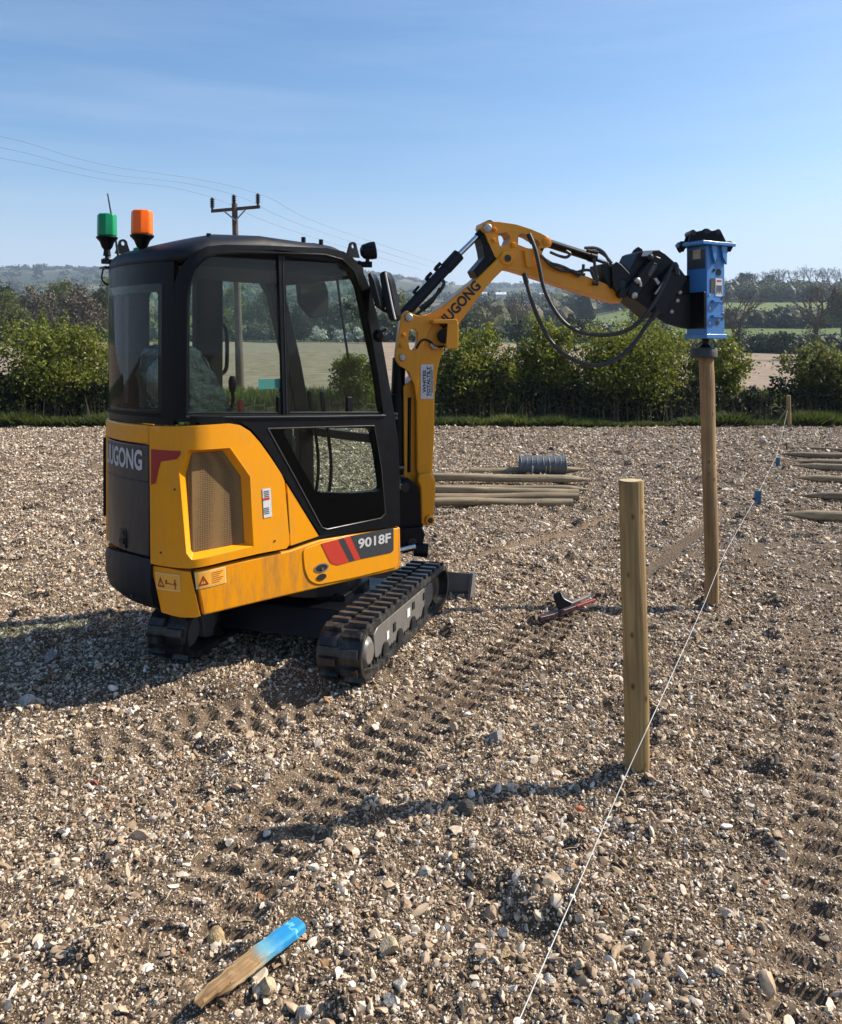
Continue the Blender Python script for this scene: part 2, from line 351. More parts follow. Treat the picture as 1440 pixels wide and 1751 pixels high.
def tread(x, y):
    """tracks pressed into the soil by the machine's rubber lugs; returns (height change, pressed amount)"""
    h = np.zeros(x.shape); mk = np.zeros(x.shape)
    for pts, hw, pitch, dep, lugs in PATHS:
        xs = [p[0] for p in pts]; ys = [p[1] for p in pts]
        m = (x > min(xs) - .4) & (x < max(xs) + .4) & (y > min(ys) - .4) & (y < max(ys) + .4)
        if not m.any(): continue
        xx, yy = x[m], y[m]
        xx = xx + .035 * (vnoise(xx * 7, yy * 7, 91) - .5); yy = yy + .035 * (vnoise(xx * 7, yy * 7, 92) - .5)
        s, t, d, L = path_st(xx, yy, pts)
        ends = sst(0, .15, s) * sst(0, .8, L - s); wear = .55 + .7 * vnoise(xx * 2.2, yy * 2.2, 93)
        core = sst(hw + .02, hw - .02, d) * ends
        rim = np.exp(-((d - hw - .03) / .03) ** 2) * ends
        hh = -core * (.010 if lugs else dep) + rim * .009
        if lugs:
            side = t > 0; ph = ((s / pitch) + np.where(side, .5, 0)) % 1.0
            bar = sst(0, .14, ph) * sst(.62, .48, ph) * sst(.008, .022, np.abs(t))
            hh = hh - core * bar * dep * wear
        h[m] += hh; mk[m] = np.maximum(mk[m], core)
    return h, mk
def ground_z(x, y, fine=True):
    x, y = np.asarray(x, float), np.asarray(y, float)
    z = -.11 * sst(.7, 1.75, x) * sst(4.5, 6.0, y) * sst(12, 8, y) + .03 * (vnoise(x * .5, y * .5, 3) - .5) * sst(2.5, 4, y)
    under = np.exp(-(((x + .67) / 1.0) ** 2 + ((y - 5.48) / 1.0) ** 2))
    z = z * (1 - under)
    if fine:
        f, mk = tread(x, y); k = 1 - .8 * mk
        z = z + f + k * (.040 * (vnoise(x * 3.1, y * 3.1, 5) - .5) + .040 * (vnoise(x * 8.7, y * 8.7, 6) - .5)) + .021 * (vnoise(x * 23, y * 23, 8) - .5) * (1 - .75 * mk)
        for qx, qy in ((.886, 3.455), (2.10, 6.13)): z = z + .028 * np.exp(-((x - qx) ** 2 + (y - qy) ** 2) / .018) * (.5 + vnoise(x * 19, y * 19, 77))   # soil heaved round driven posts
        cl = vnoise(x * 5.3 + 40, y * 5.3, 12); z = z + k * .05 * sst(.80, .97, cl)
    return z
def gz(x, y): return float(ground_z(np.array([x]), np.array([y]), False)[0])
def on_ground(u, v, lift=0.0):
    d = FPX * (EYE - lift) / (v - HZ)
    for _ in range(8): p = at(u, v, d); d = FPX * (EYE - lift - gz(p.x, p.y)) / (v - HZ)
    return at(u, v, d)
# ================================================================== GROUND
def graded(stops):
    """stops: (coordinate, cell size) -> coordinates with smoothly growing cells"""
    out = [stops[0][0]]
    while out[-1] < stops[-1][0]: out.append(out[-1] + float(np.interp(out[-1], [s[0] for s in stops], [s[1] for s in stops])))
    return np.array(out)
def grid_mesh(name, xs, ys, z, attrs=None):
    nx, ny = len(xs), len(ys); X_, Y_ = np.meshgrid(xs, ys); co = np.stack([X_.ravel(), Y_.ravel(), z.ravel()], 1)
    i = np.arange(nx * ny).reshape(ny, nx); q = np.stack([i[:-1, :-1], i[:-1, 1:], i[1:, 1:], i[1:, :-1]], -1).reshape(-1, 4)
    me = bpy.data.meshes.new(name); me.vertices.add(len(co)); me.vertices.foreach_set('co', co.ravel().astype(np.float32))
    me.loops.add(q.size); me.loops.foreach_set('vertex_index', q.ravel().astype(np.int32)); me.polygons.add(len(q))
    me.polygons.foreach_set('loop_start', np.arange(0, q.size, 4, dtype=np.int32)); me.update(calc_edges=True)
    for k, v in (attrs or {}).items():
        if v.ndim == 2: me.attributes.new(k, 'FLOAT_COLOR', 'POINT').data.foreach_set('color', v.astype(np.float32).ravel())
        else: me.attributes.new(k, 'FLOAT', 'POINT').data.foreach_set('value', v.astype(np.float32))
    me.shade_smooth(); return me
xs = graded([(-26, .9), (-9, .16), (-3.6, .035), (-2.0, .021), (2.6, .021), (4.4, .035), (9, .16), (26, .9)])
ys = graded([(.8, .04), (1.7, .02), (4.5, .021), (7.5, .035), (12, .09), (19.5, .22), (22.5, .4)])
XX, YY = np.meshgrid(xs, ys); ZZ = ground_z(XX.ravel(), YY.ravel()); _, MK = tread(XX.ravel(), YY.ravel())
gm = bpy.data.materials.new('stony_soil'); gm.use_nodes = True
n, l = gm.node_tree.nodes, gm.node_tree.links; b = n['Principled BSDF']; b.inputs['Roughness'].default_value = .95; b.inputs['Specular IOR Level'].default_value = .15
tc = n.new('ShaderNodeTexCoord')
def noise(sc, det=6, ro=.6):
    t = n.new('ShaderNodeTexNoise'); t.inputs['Scale'].default_value = sc; t.inputs['Detail'].default_value = det; t.inputs['Roughness'].default_value = ro; l.new(tc.outputs['Object'], t.inputs['Vector']); return t.outputs[0]
def ramp(src, *stops):
    r = n.new('ShaderNodeValToRGB'); e = r.color_ramp.elements
    while len(e) < len(stops): e.new(.5)
    for el, (p, c) in zip(e, stops): el.position = p; el.color = (*c, 1)
    l.new(src, r.inputs[0]); return r.outputs[0]
def mix(f, a, c):
    m = n.new('ShaderNodeMix'); m.data_type = 'RGBA'; l.new(f, m.inputs[0]); l.new(a, m.inputs[6]); l.new(c, m.inputs[7]); return m.outputs[2]
soil = ramp(noise(2.3), (.32, (.060, .041, .026)), (.5, (.100, .069, .044)), (.7, (.150, .109, .073)))
soil2 = ramp(noise(34, 5), (.3, (.042, .029, .019)), (.55, (.110, .077, .050)), (.75, (.18, .134, .092)))
h_ = n.new('ShaderNodeMix'); h_.data_type = 'RGBA'; h_.inputs[0].default_value = .55; l.new(soil, h_.inputs[6]); l.new(soil2, h_.inputs[7])
pa0 = n.new('ShaderNodeAttribute'); pa0.attribute_name = 'pressed'; pm0 = n.new('ShaderNodeMath'); pm0.operation = 'MULTIPLY'; pm0.inputs[1].default_value = .6; l.new(pa0.outputs['Fac'], pm0.inputs[0])
dust_ = n.new('ShaderNodeRGB'); dust_.outputs[0].default_value = (.205, .150, .102, 1)     # pressed fines are paler than loose crumb
cur = mix(pm0.outputs[0], h_.outputs[2], dust_.outputs[0]); hts = []
for sc_, thr, pal in ((85, .30, ((.10, .072, .048), (.27, .205, .142), (.60, .51, .40))), (150, .34, ((.10, .072, .048), (.25, .19, .13), (.55, .465, .36)))):
    v = n.new('ShaderNodeTexVoronoi'); v.inputs['Scale'].default_value = sc_; l.new(tc.outputs['Object'], v.inputs['Vector'])
    sx = n.new('ShaderNodeSeparateColor'); l.new(v.outputs['Color'], sx.inputs[0])
    chip = ramp(sx.outputs[1], (.2, pal[0]), (.6, pal[1]), (.95, pal[2]))
    on = n.new('ShaderNodeMath'); on.operation = 'GREATER_THAN'; on.inputs[1].default_value = .25; l.new(sx.outputs[0], on.inputs[0])
    inn = n.new('ShaderNodeMath'); inn.operation = 'LESS_THAN'; inn.inputs[1].default_value = thr; l.new(v.outputs['Distance'], inn.inputs[0])
    f = n.new('ShaderNodeMath'); f.operation = 'MULTIPLY'; l.new(on.outputs[0], f.inputs[0]); l.new(inn.outputs[0], f.inputs[1])
    pa_ = n.new('ShaderNodeAttribute'); pa_.attribute_name = 'pressed'
    inv = n.new('ShaderNodeMath'); inv.operation = 'MULTIPLY_ADD'; inv.inputs[1].default_value = -.25; inv.inputs[2].default_value = 1; l.new(pa_.outputs['Fac'], inv.inputs[0])
    f2 = n.new('ShaderNodeMath'); f2.operation = 'MULTIPLY'; l.new(f.outputs[0], f2.inputs[0]); l.new(inv.outputs[0], f2.inputs[1])
    cur = mix(f2.outputs[0], cur, chip); hts.append(f2.outputs[0])
l.new(cur, b.inputs['Base Color'])
hs = n.new('ShaderNodeMath'); hs.operation = 'ADD'; l.new(hts[0], hs.inputs[0]); l.new(noise(60, 6, .7), hs.inputs[1])
bp_ = n.new('ShaderNodeBump'); bp_.inputs['Strength'].default_value = .9; bp_.inputs['Distance'].default_value = .018; l.new(hs.outputs[0], bp_.inputs['Height']); l.new(bp_.outputs[0], b.inputs['Normal'])
me = grid_mesh('ground', xs, ys, ZZ, {'pressed': MK}); me.materials.append(gm)
o = bpy.data.objects.new('ground', me); COL.objects.link(o); tag(o, kind='structure')

# loose flints and chips: one object, stones scattered on its points
STONE = attr_mat('flint_and_chalk', [(0, (.06, .048, .040)), (.12, (.15, .108, .073)), (.28, (.29, .205, .130)), (.48, (.41, .30, .195)), (.66, (.54, .425, .305)), (.82, (.69, .595, .475)), (.955, (.80, .74, .64)), (.975, (.38, .25, .11)), (.99, (.30, .12, .06)), (1, (.30, .22, .12))], .75, attr='tint', atype='INSTANCER', grain=.4, gscale=1.4)
shapes = bpy.data.collections.new('stone_shapes')
def stone_mesh(name, seed, sub=2, flat=.6, cuts=6):
    rr = random.Random(seed); bm = bmesh.new(); bmesh.ops.create_icosphere(bm, subdivisions=sub, radius=1)
    for _ in range(cuts):                                       # knapped facets
        d = Vector((rr.uniform(-1, 1), rr.uniform(-1, 1), rr.uniform(-1, 1))).normalized(); k = rr.uniform(.35, .8)
        for v in bm.verts:
            e = v.co.dot(d) - k
            if e > 0: v.co -= d * e
    for v in bm.verts: v.co.x *= rr.uniform(.92, 1.08); v.co.z *= flat
    bm.normal_update(); me = bpy.data.meshes.new(name); bm.to_mesh(me); bm.free(); me.shade_smooth(); me.set_sharp_from_angle(angle=R(28)); return me
for k in range(9):
    sm = stone_mesh('stone_shape', k, 2 if k < 5 else 1, .45 + .08 * (k % 4), 5 + k % 4); sm.materials.append(STONE)
    so = bpy.data.objects.new('stone_shape', sm); shapes.objects.link(so)
def scatter(d0, d1, dens, smin, smax, sig, big=0):
    """points in a ring sector wide enough to stay filled from a step to the side"""
    hw0, hw1 = .58 * d0 + 1.0, .58 * d1 + 1.0; area = (d1 - d0) * (hw0 + hw1); N = int(area * dens)
    y = rng.uniform(d0, d1, N * 2); x = rng.uniform(-hw1, hw1, N * 2); m = np.abs(x) < .58 * y + 1.0; x, y = x[m][:N], y[m][:N]
    s = np.clip(np.exp(rng.normal(math.log(smin), sig, len(x))), smin * .4, smax); return x, y, s
parts_ = [scatter(1.5, 4.0, 11000, .0036, .009, .30), scatter(1.5, 3.6, 8500, .0056, .021, .50), scatter(3.6, 6.0, 8600, .0060, .022, .46), scatter(6, 9.5, 5200, .0078, .026, .42), scatter(9.5, 14, 2100, .0105, .030, .40), scatter(14, 20, 1000, .014, .036, .40), scatter(1.6, 6, 22, .018, .029, .25)]
px_, py_, ps_ = (np.concatenate(a) for a in zip(*parts_))
_, mk = tread(px_, py_); patch = vnoise(px_ * 1.1, py_ * 1.1, 21) * .6 + vnoise(px_ * 3.7, py_ * 3.7, 22) * .4
sA_, sB_ = on_ground(335, 1716), on_ground(514, 1579); _, _, sd_, _ = path_st(px_, py_, [(sA_.x, sA_.y), (sB_.x, sB_.y)]); clear = ~((sd_ < .045) & (ps_ > .006))
keep = clear & (rng.uniform(0, 1, len(px_)) < np.clip(.38 + 1.2 * patch, .3, 1) * (1 - np.where(ps_ > .008, .6, .12) * mk)); px_, py_, ps_ = px_[keep], py_[keep], ps_[keep]; NP = len(px_)
pz_ = ground_z(px_, py_) + ps_ * (rng.uniform(-.25, .35, NP) - .2 * mk[keep])
gmesh = bpy.data.meshes.new('gravel'); gmesh.vertices.add(NP); gmesh.vertices.foreach_set('co', np.stack([px_, py_, pz_], 1).astype(np.float32).ravel())
asp = np.exp(rng.normal(0, .32, (NP, 3))); sc3 = ps_[:, None] * asp
rot = np.stack([rng.normal(0, .65, NP), rng.normal(0, .65, NP), rng.uniform(0, 6.28, NP)], 1)
tint = np.clip(rng.beta(1.35, 1.35, NP) * np.where(ps_ < .0045, .85, 1), 0, .965); sp = rng.uniform(0, 1, NP) < .02; tint[sp] = rng.uniform(.97, 1, sp.sum())
for k, t, key, v in (('size', 'FLOAT_VECTOR', 'vector', sc3), ('turn', 'FLOAT_VECTOR', 'vector', rot), ('tint', 'FLOAT', 'value', tint)):
    gmesh.attributes.new(k, t, 'POINT').data.foreach_set(key, v.astype(np.float32).ravel())
gmesh.attributes.new('pick', 'INT', 'POINT').data.foreach_set('value', np.where(ps_ > .016, rng.integers(0, 5, NP), rng.integers(0, 9, NP)).astype(np.int32))
gv = bpy.data.objects.new('gravel', gmesh); COL.objects.link(gv); tag(gv, kind='stuff')
gn = bpy.data.node_groups.new('scatter_stones', 'GeometryNodeTree')
gn.interface.new_socket('Geometry', in_out='INPUT', socket_type='NodeSocketGeometry'); gn.interface.new_socket('Geometry', in_out='OUTPUT', socket_type='NodeSocketGeometry')
N_ = gn.nodes; gi, go = N_.new('NodeGroupInput'), N_.new('NodeGroupOutput'); ip = N_.new('GeometryNodeInstanceOnPoints'); ci = N_.new('GeometryNodeCollectionInfo')
ci.inputs['Collection'].default_value = shapes; ci.inputs['Separate Children'].default_value = True; ci.inputs['Reset Children'].default_value = True
def named(nm, t):
    a = N_.new('GeometryNodeInputNamedAttribute'); a.data_type = t; a.inputs['Name'].default_value = nm; return a.outputs[0]
ip.inputs['Pick Instance'].default_value = True
e2r = N_.new('FunctionNodeEulerToRotation'); gl_ = gn.links
gl_.new(gi.outputs[0], ip.inputs['Points']); gl_.new(ci.outputs[0], ip.inputs['Instance']); gl_.new(named('pick', 'INT'), ip.inputs['Instance Index'])
gl_.new(named('turn', 'FLOAT_VECTOR'), e2r.inputs[0]); gl_.new(e2r.outputs[0], ip.inputs['Rotation']); gl_.new(named('size', 'FLOAT_VECTOR'), ip.inputs['Scale']); gl_.new(ip.outputs[0], go.inputs[0])
md = gv.modifiers.new('stones', 'NODES'); md.node_group = gn

# ================================================================== LAND BEYOND THE HEDGE
VY = np.array([22, 60, 120, 200, 330, 450, 700, 1000, 1500, 2300, 4000.])
V_R = np.array([687, 640, 604, 563, 519, 492, 496, 494, 490, 494, 497.])      # level of the land to the right ...
V_L = np.array([687, 630, 590, 578, 556, 540, 512, 490, 461, 470, 476.])      # ... and to the left, as seen from the field
def land_z(x, y):
    x, y = np.asarray(x, float), np.asarray(y, float); k = sst(.10, .32, x / np.maximum(y, 1)); ly = np.log(np.maximum(y, 1))
    v = np.interp(ly, np.log(VY), V_L) * (1 - k) + np.interp(ly, np.log(VY), V_R) * k
    v = v + sst(500, 1200, y) * (9 * (vnoise(x / 420, y / 600, 31) - .5) + 26 * sst(-.12, .06, x / np.maximum(y, 1)) * (1 - k))
    z = EYE + (HZ - v) / FPX * y
    return np.where(y < 22, 0, z) - .03 + .3 * (vnoise(x / 9, y / 9, 33) - .5) * sst(24, 60, y)
def lz(x, y): return float(land_z(np.array([x]), np.array([y]))[0])
ly_ = np.concatenate([np.linspace(20, 60, 60), np.geomspace(60.5, 1800, 170)]); az = np.linspace(-1.25, 1.25, 170)
T_, D_ = np.meshgrid(az, ly_); LX = (T_ * (D_ + 12)).ravel(); LY = D_.ravel(); LZ = land_z(LX, LY)
LZ = np.where(LY < 22.6, np.minimum(LZ, -.05), LZ)
k = LX / np.maximum(LY, 1); wob = 6 * (vnoise(LX / 30, LY / 30, 41) - .5)
cols = np.zeros((len(LX), 4)); cols[:, 3] = 1
def setc(m, c): cols[m, :3] = c
edge = np.interp(k, [-.6, -.1, .12, .4, .9], [150, 150, 128, 118, 118])
setc(LY >= 0, (.25, .195, .145)); setc(LY < 26, (.05, .055, .02))
setc(LY > edge, (.105, .14, .045)); setc(LY + wob > 205, (.07, .075, .035)); setc((LY + wob > 222) & (k > .16), (.125, .16, .06)); setc((LY + wob > 235) & (LY + wob < 290) & (k > .055) & (k <= .16) , (.125, .16, .06)); setc(LY + wob > 335, (.05, .058, .03))
far = vnoise(LX / 130, LY / 170, 43); far2 = vnoise(LX / 60, LY / 60, 44)
for m, c in (((LY > 420), (.05, .06, .032)), ((LY > 420) & (far > .62), (.11, .14, .055)), ((LY > 420) & (far < .28), (.15, .13, .09)), ((LY > 420) & (far2 > .6), (.038, .048, .025))): setc(m, c)
lm = bpy.data.materials.new('fields'); lm.use_nodes = True; n, l = lm.node_tree.nodes, lm.node_tree.links; b = n['Principled BSDF']; b.inputs['Roughness'].default_value = .95; b.inputs['Specular IOR Level'].default_value = .1
a_ = n.new('ShaderNodeAttribute'); a_.attribute_name = 'crop'; tc = n.new('ShaderNodeTexCoord')
t1 = n.new('ShaderNodeTexNoise'); t1.inputs['Scale'].default_value = .9; t1.inputs['Detail'].default_value = 8; t1.inputs['Roughness'].default_value = .7; l.new(tc.outputs['Object'], t1.inputs['Vector'])
mr = n.new('ShaderNodeMapRange'); mr.inputs[1].default_value = .3; mr.inputs[2].default_value = .7; mr.inputs[3].default_value = .5; mr.inputs[4].default_value = 1.4; l.new(t1.outputs[0], mr.inputs[0])
vm = n.new('ShaderNodeVectorMath'); vm.operation = 'SCALE'; l.new(a_.outputs['Color'], vm.inputs[0]); l.new(mr.outputs[0], vm.inputs['Scale']); l.new(vm.outputs[0], b.inputs['Base Color'])
NX, NY = len(az), len(ly_); co = np.stack([LX, LY, LZ], 1); i = np.arange(NX * NY).reshape(NY, NX); q = np.stack([i[:-1, :-1], i[:-1, 1:], i[1:, 1:], i[1:, :-1]], -1).reshape(-1, 4)
me = bpy.data.meshes.new('hills'); me.from_pydata(co.tolist(), [], q.tolist()); me.attributes.new('crop', 'FLOAT_COLOR', 'POINT').data.foreach_set('color', cols.astype(np.float32).ravel()); me.materials.append(lm); me.shade_smooth()
o = bpy.data.objects.new('hills', me); COL.objects.link(o); tag(o, kind='structure')
# ground behind the viewer, so the field goes on all round
me = bpy.data.meshes.new('field'); me.from_pydata([(-400, -400, -.12), (400, -400, -.12), (400, 21, -.12), (-400, 21, -.12)], [], [(0, 1, 2, 3)]); me.materials.append(gm)
o = bpy.data.objects.new('field', me); COL.objects.link(o); tag(o, kind='structure')
# ================================================================== EXCAVATOR
EC = Vector((-.671, 5.48, 0)); EA = R(42.5)
EX = thing('mini_excavator', 'yellow and black tracked mini excavator with closed cab holding a blue hammer', 'excavator', EC, EA)
f_, l_ = Vector((math.cos(EA), math.sin(EA), 0)), Vector((-math.sin(EA), math.cos(EA), 0))
X = lambda f, l, z: EC + f_ * f + l_ * l + Vector((0, 0, z))
def to_local(p): d = Vector(p) - EC; return d.dot(f_), d.dot(l_), p[2]
def on_side(u, v, l):
    r = ray(u, v); t = (l - (Vector((0, 0, EYE)) - EC).dot(l_)) / r.dot(l_); p = Vector((0, 0, EYE)) + r * t
    return (p - EC).dot(f_), p.z
def on_front(u, v, f):
    r = ray(u, v); t = (f - (Vector((0, 0, EYE)) - EC).dot(f_)) / r.dot(f_); p = Vector((0, 0, EYE)) + r * t
    return (p - EC).dot(l_), p.z
# plan curve of the upper body: right side from the front, round the tail, back along the left side
half = [(.278, -.5), (-.2, -.5), (-.7, -.5), (-1.03, -.5), (-1.09, -.493), (-1.135, -.472), (-1.172, -.44), (-1.2, -.40), (-1.225, -.35), (-1.25, -.28), (-1.27, -.2), (-1.283, -.1), (-1.288, 0)]
CV = [Vector((a, b)) for a, b in half] + [Vector((a, -b)) for a, b in half[-2::-1]]
KN = [0.0]
for a, b in zip(CV, CV[1:]): KN.append(KN[-1] + (b - a).length)
STOT = KN[-1]
nrm = []
for i in range(len(CV)):
    d = (CV[min(i + 1, len(CV) - 1)] - CV[max(i - 1, 0)]).normalized(); nrm.append(Vector((-d.y, d.x)))
for i in (0, 1, 2): nrm[i] = Vector((0, -1)); nrm[-1 - i] = Vector((0, 1))
def cpt(s, z, off=0.0):
    i = 0
    while i < len(KN) - 2 and s > KN[i + 1]: i += 1
    t = (s - KN[i]) / (KN[i + 1] - KN[i]); p = CV[i].lerp(CV[i + 1], t); n = nrm[i].lerp(nrm[i + 1], t).normalized()
    p = p + n * off; return X(p.x, p.y, z)
def hit(u, v, off=0.0):
    """photo pixel -> (arc length, height) on the body shell"""
    best = None; s = -.12
    while s < STOT * .62:
        p = cpt(s, 0, off); e = abs(CX + FPX * p.x / p.y - u)
        if best is None or e < best[0]: best = (e, s, p.y)
        s += .002
    return best[1], EYE - (v - HZ) / FPX * best[2]
def hits(pts, off=0.0): return [hit(u, v, off) for u, v in pts]
def shell(name, poly, material, holes=(), off=0.0, solid=.03, bevel=.006, mirror=False, parent=EX, seg=2, smooth=40, label=None):
    bm = bmesh.new(); loops = [list(poly)] + [list(h) for h in holes]
    flat = [p for L in loops for p in L]
    vs = [bm.verts.new((a, b, 0)) for a, b in flat]
    if holes:
        for t in geometry.tessellate_polygon([[Vector((a, b, 0)) for a, b in L] for L in loops]): bm.faces.new([vs[i] for i in t])
    else: bm.faces.new(vs)
    lo, hi = min(a for a, b in flat), max(a for a, b in flat)
    for k in KN[3:-3]:
        if lo + .002 < k < hi - .002:
            bmesh.ops.bisect_plane(bm, geom=bm.verts[:] + bm.edges[:] + bm.faces[:], plane_co=(k, 0, 0), plane_no=(1, 0, 0), dist=1e-4)
    bm.normal_update()
    bmesh.ops.reverse_faces(bm, faces=[f for f in bm.faces if f.normal.z > 0])
    for v in bm.verts:
        s = v.co.x; v.co = cpt(STOT - s if mirror else s, v.co.y, off)
    if mirror: bmesh.ops.reverse_faces(bm, faces=bm.faces)
    me = bpy.data.meshes.new(name); bm.to_mesh(me); bm.free()
    return finish(name, me, material, parent, bevel=bevel, solid=solid, smooth=smooth, seg=seg, label=label)

# ---------------- undercarriage
UA = R(71.7); ut, uq = Vector((math.cos(UA), math.sin(UA), 0)), Vector((math.sin(UA), -math.cos(UA), 0))
UC = EC + Vector((0.0, -.195, 0))
U = lambda t, q, z: UC + ut * t + uq * q + Vector((0, 0, z))
RW, ZC, HALF, RAD = .25, .163, .66, .138
def belt_pt(s, r):
    """point on the belt loop at arc length s (of the centre line), radius r"""
    Lf = 2 * HALF; arc = math.pi * RAD; s = s % (2 * Lf + 2 * arc)
    if s < Lf: return -HALF + s, ZC + r, math.pi / 2
    s -= Lf
    if s < arc: a = math.pi / 2 - s / RAD; return HALF + r * math.cos(a), ZC + r * math.sin(a), a
    s -= arc
    if s < Lf: return HALF - s, ZC - r, -math.pi / 2
    s -= Lf; a = -math.pi / 2 - s / RAD; return -HALF + r * math.cos(a), ZC + r * math.sin(a), a
PER = 4 * HALF + 2 * math.pi * RAD
for side in (1, -1):
    q0, q1 = side * .52 - RW / 2, side * .52 + RW / 2
    bm = bmesh.new(); N = 84; rows = []
    for i in range(N):
        s = PER * i / N
        rows.append([bm.verts.new(U(*(lambda a: (a[0], q, a[1]))(belt_pt(s, rr)))) for q, rr in ((q0, RAD - .03), (q0, RAD - .004), (q1, RAD - .004), (q1, RAD - .03))])
    for A, B in zip(rows, rows[1:] + rows[:1]):
        for j in range(4): bm.faces.new([A[j], A[(j + 1) % 4], B[(j + 1) % 4], B[j]])
    belt = obj('rubber_track', bm, M['rubber'], EX, smooth=30)
    NL = 38
    for i in range(NL):
        for colm in (0, 1):
            s = PER * (i + .5 * colm) / NL; w = PER / NL * .25; qa, qb = ((q0 + .016, (q0 + q1) / 2 - .010) if colm else ((q0 + q1) / 2 + .010, q1 - .016))
            bm = bmesh.new(); vs = []
            for ss, rr in ((s - w, RAD - .006), (s + w, RAD - .006), (s + w * .72, RAD + .019), (s - w * .72, RAD + .019)):
                t, z, _ = belt_pt(ss, rr); skew = .012 if colm else -.012
                vs.append([bm.verts.new(U(t, qa, z)), bm.verts.new(U(t, qb, z))])
            for a, b in ((0, 1), (1, 2), (2, 3), (3, 0)): bm.faces.new([vs[a][0], vs[b][0], vs[b][1], vs[a][1]])
            bm.faces.new([v[0] for v in vs]); bm.faces.new([v[1] for v in vs][::-1])
            obj('track_lug', bm, M['rubber'], belt, smooth=0)
    bm = bmesh.new(); Q = lambda a, b, c: U(a, c, b)
    fq = side * .61
    prism(bm, Q, rounded([(-.50, .075), (-.44, .058), (.42, .062), (.53, .10), (.55, .17), (.53, .228), (-.46, .236), (-.52, .20)], .02), fq, fq - side * .15, )
    tf = obj('track_frame', bm, M['frame'], EX, bevel=.008)
    bm = bmesh.new(); lathe(bm, U(-HALF, side * .645, ZC), -uq * side, [(0, .055), (.02, .08), (.05, .092), (.10, .098), (.20, .085)], 24)
    obj('drive_motor', bm, M['frame'], EX, bevel=.004)
    bm = bmesh.new()
    teeth = [((-HALF) + r * math.cos(a), ZC + r * math.sin(a)) for i in range(11) for a, r in ((2 * math.pi * (i - .2) / 11, .085), (2 * math.pi * (i + .05) / 11, .108), (2 * math.pi * (i + .25) / 11, .108), (2 * math.pi * (i + .5) / 11, .085))]
    prism(bm, Q, teeth, side * .50, side * .54); obj('sprocket', bm, M['steel'], EX)
    bm = bmesh.new(); lathe(bm, U(HALF, side * .60, ZC), -uq * side, [(0, .05), (.01, .10), (.05, .106), (.11, .106), (.15, .10), (.16, .05)], 28)
    obj('idler', bm, M['steel'], EX)
    for k in range(4):
        bm = bmesh.new(); lathe(bm, U(-.36 + .24 * k, side * .625, .075), -uq * side, [(0, .025), (.004, .046), (.05, .046), (.06, .03), (.15, .03), (.16, .046), (.2, .046), (.201, .02)], 16)
        obj('roller', bm, M['steel'], EX)
    bm = bmesh.new()
    for k in range(26):                                     # the inner edge of the belt: guide lugs beside the rollers
        a = -.58 + .046 * k; box(bm, Q, a, a + .022, ZC - RAD + .028, ZC - RAD + .05, side * .615, side * .60)
    g = obj('guide_lugs', bm, M['rubber'], belt, smooth=0); g['kind'] = 'stuff'
    if side == 1:
        for k, (a0, z0, ww, hh) in enumerate(((.02, .14, .05, .05), (-.33, .12, .035, .045))):
            bm = bmesh.new(); box(bm, Q, a0, a0 + ww, z0, z0 + hh, fq + .002, fq + .004); obj('frame_decal', bm, M['white'], tf, smooth=0)
        for a0 in (-.22, .12, .33):
            bm = bmesh.new(); box(bm, Q, a0, a0 + .035, .13 + .03 * (a0 > 0), .18 + .025 * (a0 > 0), fq + .001, fq + .006); obj('frame_slot', bm, M['blackink'], tf, smooth=0)
Q = lambda a, b, c: U(a, c, b)
bm = bmesh.new(); prism(bm, Q, [(-.42, .11), (.42, .11), (.36, .27), (-.36, .27)], -.42, .42); prism(bm, Q, [(-.2, .26), (.2, .26), (.2, .31), (-.2, .31)], -.3, .3)
obj('chassis', bm, M['black'], EX, bevel=.01)
bm = bmesh.new(); cyl(bm, (UC.x, UC.y, .30), (UC.x, UC.y, .42), .30, seg=40); obj('swing_bearing', bm, M['steel'], EX)
# dozer blade, its foot dug into the soil
bm = bmesh.new(); prof = [(1.00, -.08), (1.03, -.08), (1.035, -.02), (.985, .06), (.985, .10), (1.02, .17), (1.0, .175), (.96, .10), (.965, .05)]
prism(bm, Q, prof, -.72, .75); bl = obj('dozer_blade', bm, M['frame'], EX, bevel=.004)
bm = bmesh.new(); prism(bm, Q, [(.86, -.03), (1.03, -.085), (1.045, -.02), (1.03, .185), (.97, .185)], .752, .772); obj('end_plate', bm, M['frame'], bl)
for q in (-.3, .3):
    bm = bmesh.new(); prism(bm, Q, [(.3, .2), (.35, .26), (.98, .12), (.98, .04)], q - .04, q + .04); obj('blade_arm', bm, M['steel'], bl, bevel=.006)
bm = bmesh.new(); cyl(bm, U(.80, .70, -.0), U(1.0, .76, .02), .018, seg=10); obj('blade_brace', bm, M['frame'], bl)

# ---------------- lower body: skirts, counterweight, belly
S_RF = hit(685, 974)[0]
sk_bottom = .372
shell('side_skirt', hits([(331, 977), (400, 962), (497, 941), (548, 923), (600, 914), (685, 901), (686, 966), (681, 975), (600, 994), (500, 1017), (420, 1036), (348, 1053)]), M['yellow_dirty'], solid=.05, bevel=.012)
shell('corner_skirt', hits([(259, 967), (290, 972), (326, 978), (343, 1053), (336, 1056), (305, 1055), (276, 1047), (270, 1020)]), M['yellow'], solid=.05, bevel=.012)
shell('front_skirt_panel', rounded(hits([(519, 940), (549, 929), (600, 916), (682, 903), (682, 970), (610, 988), (545, 1001), (530, 994), (522, 975)], .012), .03), M['yellow'], off=.006, solid=.02, bevel=.004)
for mir in (True,):
    shell('side_skirt', hits([(276, 967), (685, 901), (685, 975), (345, 1054)]), M['yellow_dirty'], solid=.05, bevel=.012, mirror=True)
s0 = hit(262, 990)[0]; s1 = STOT - s0
bm = bmesh.new(); rows = []
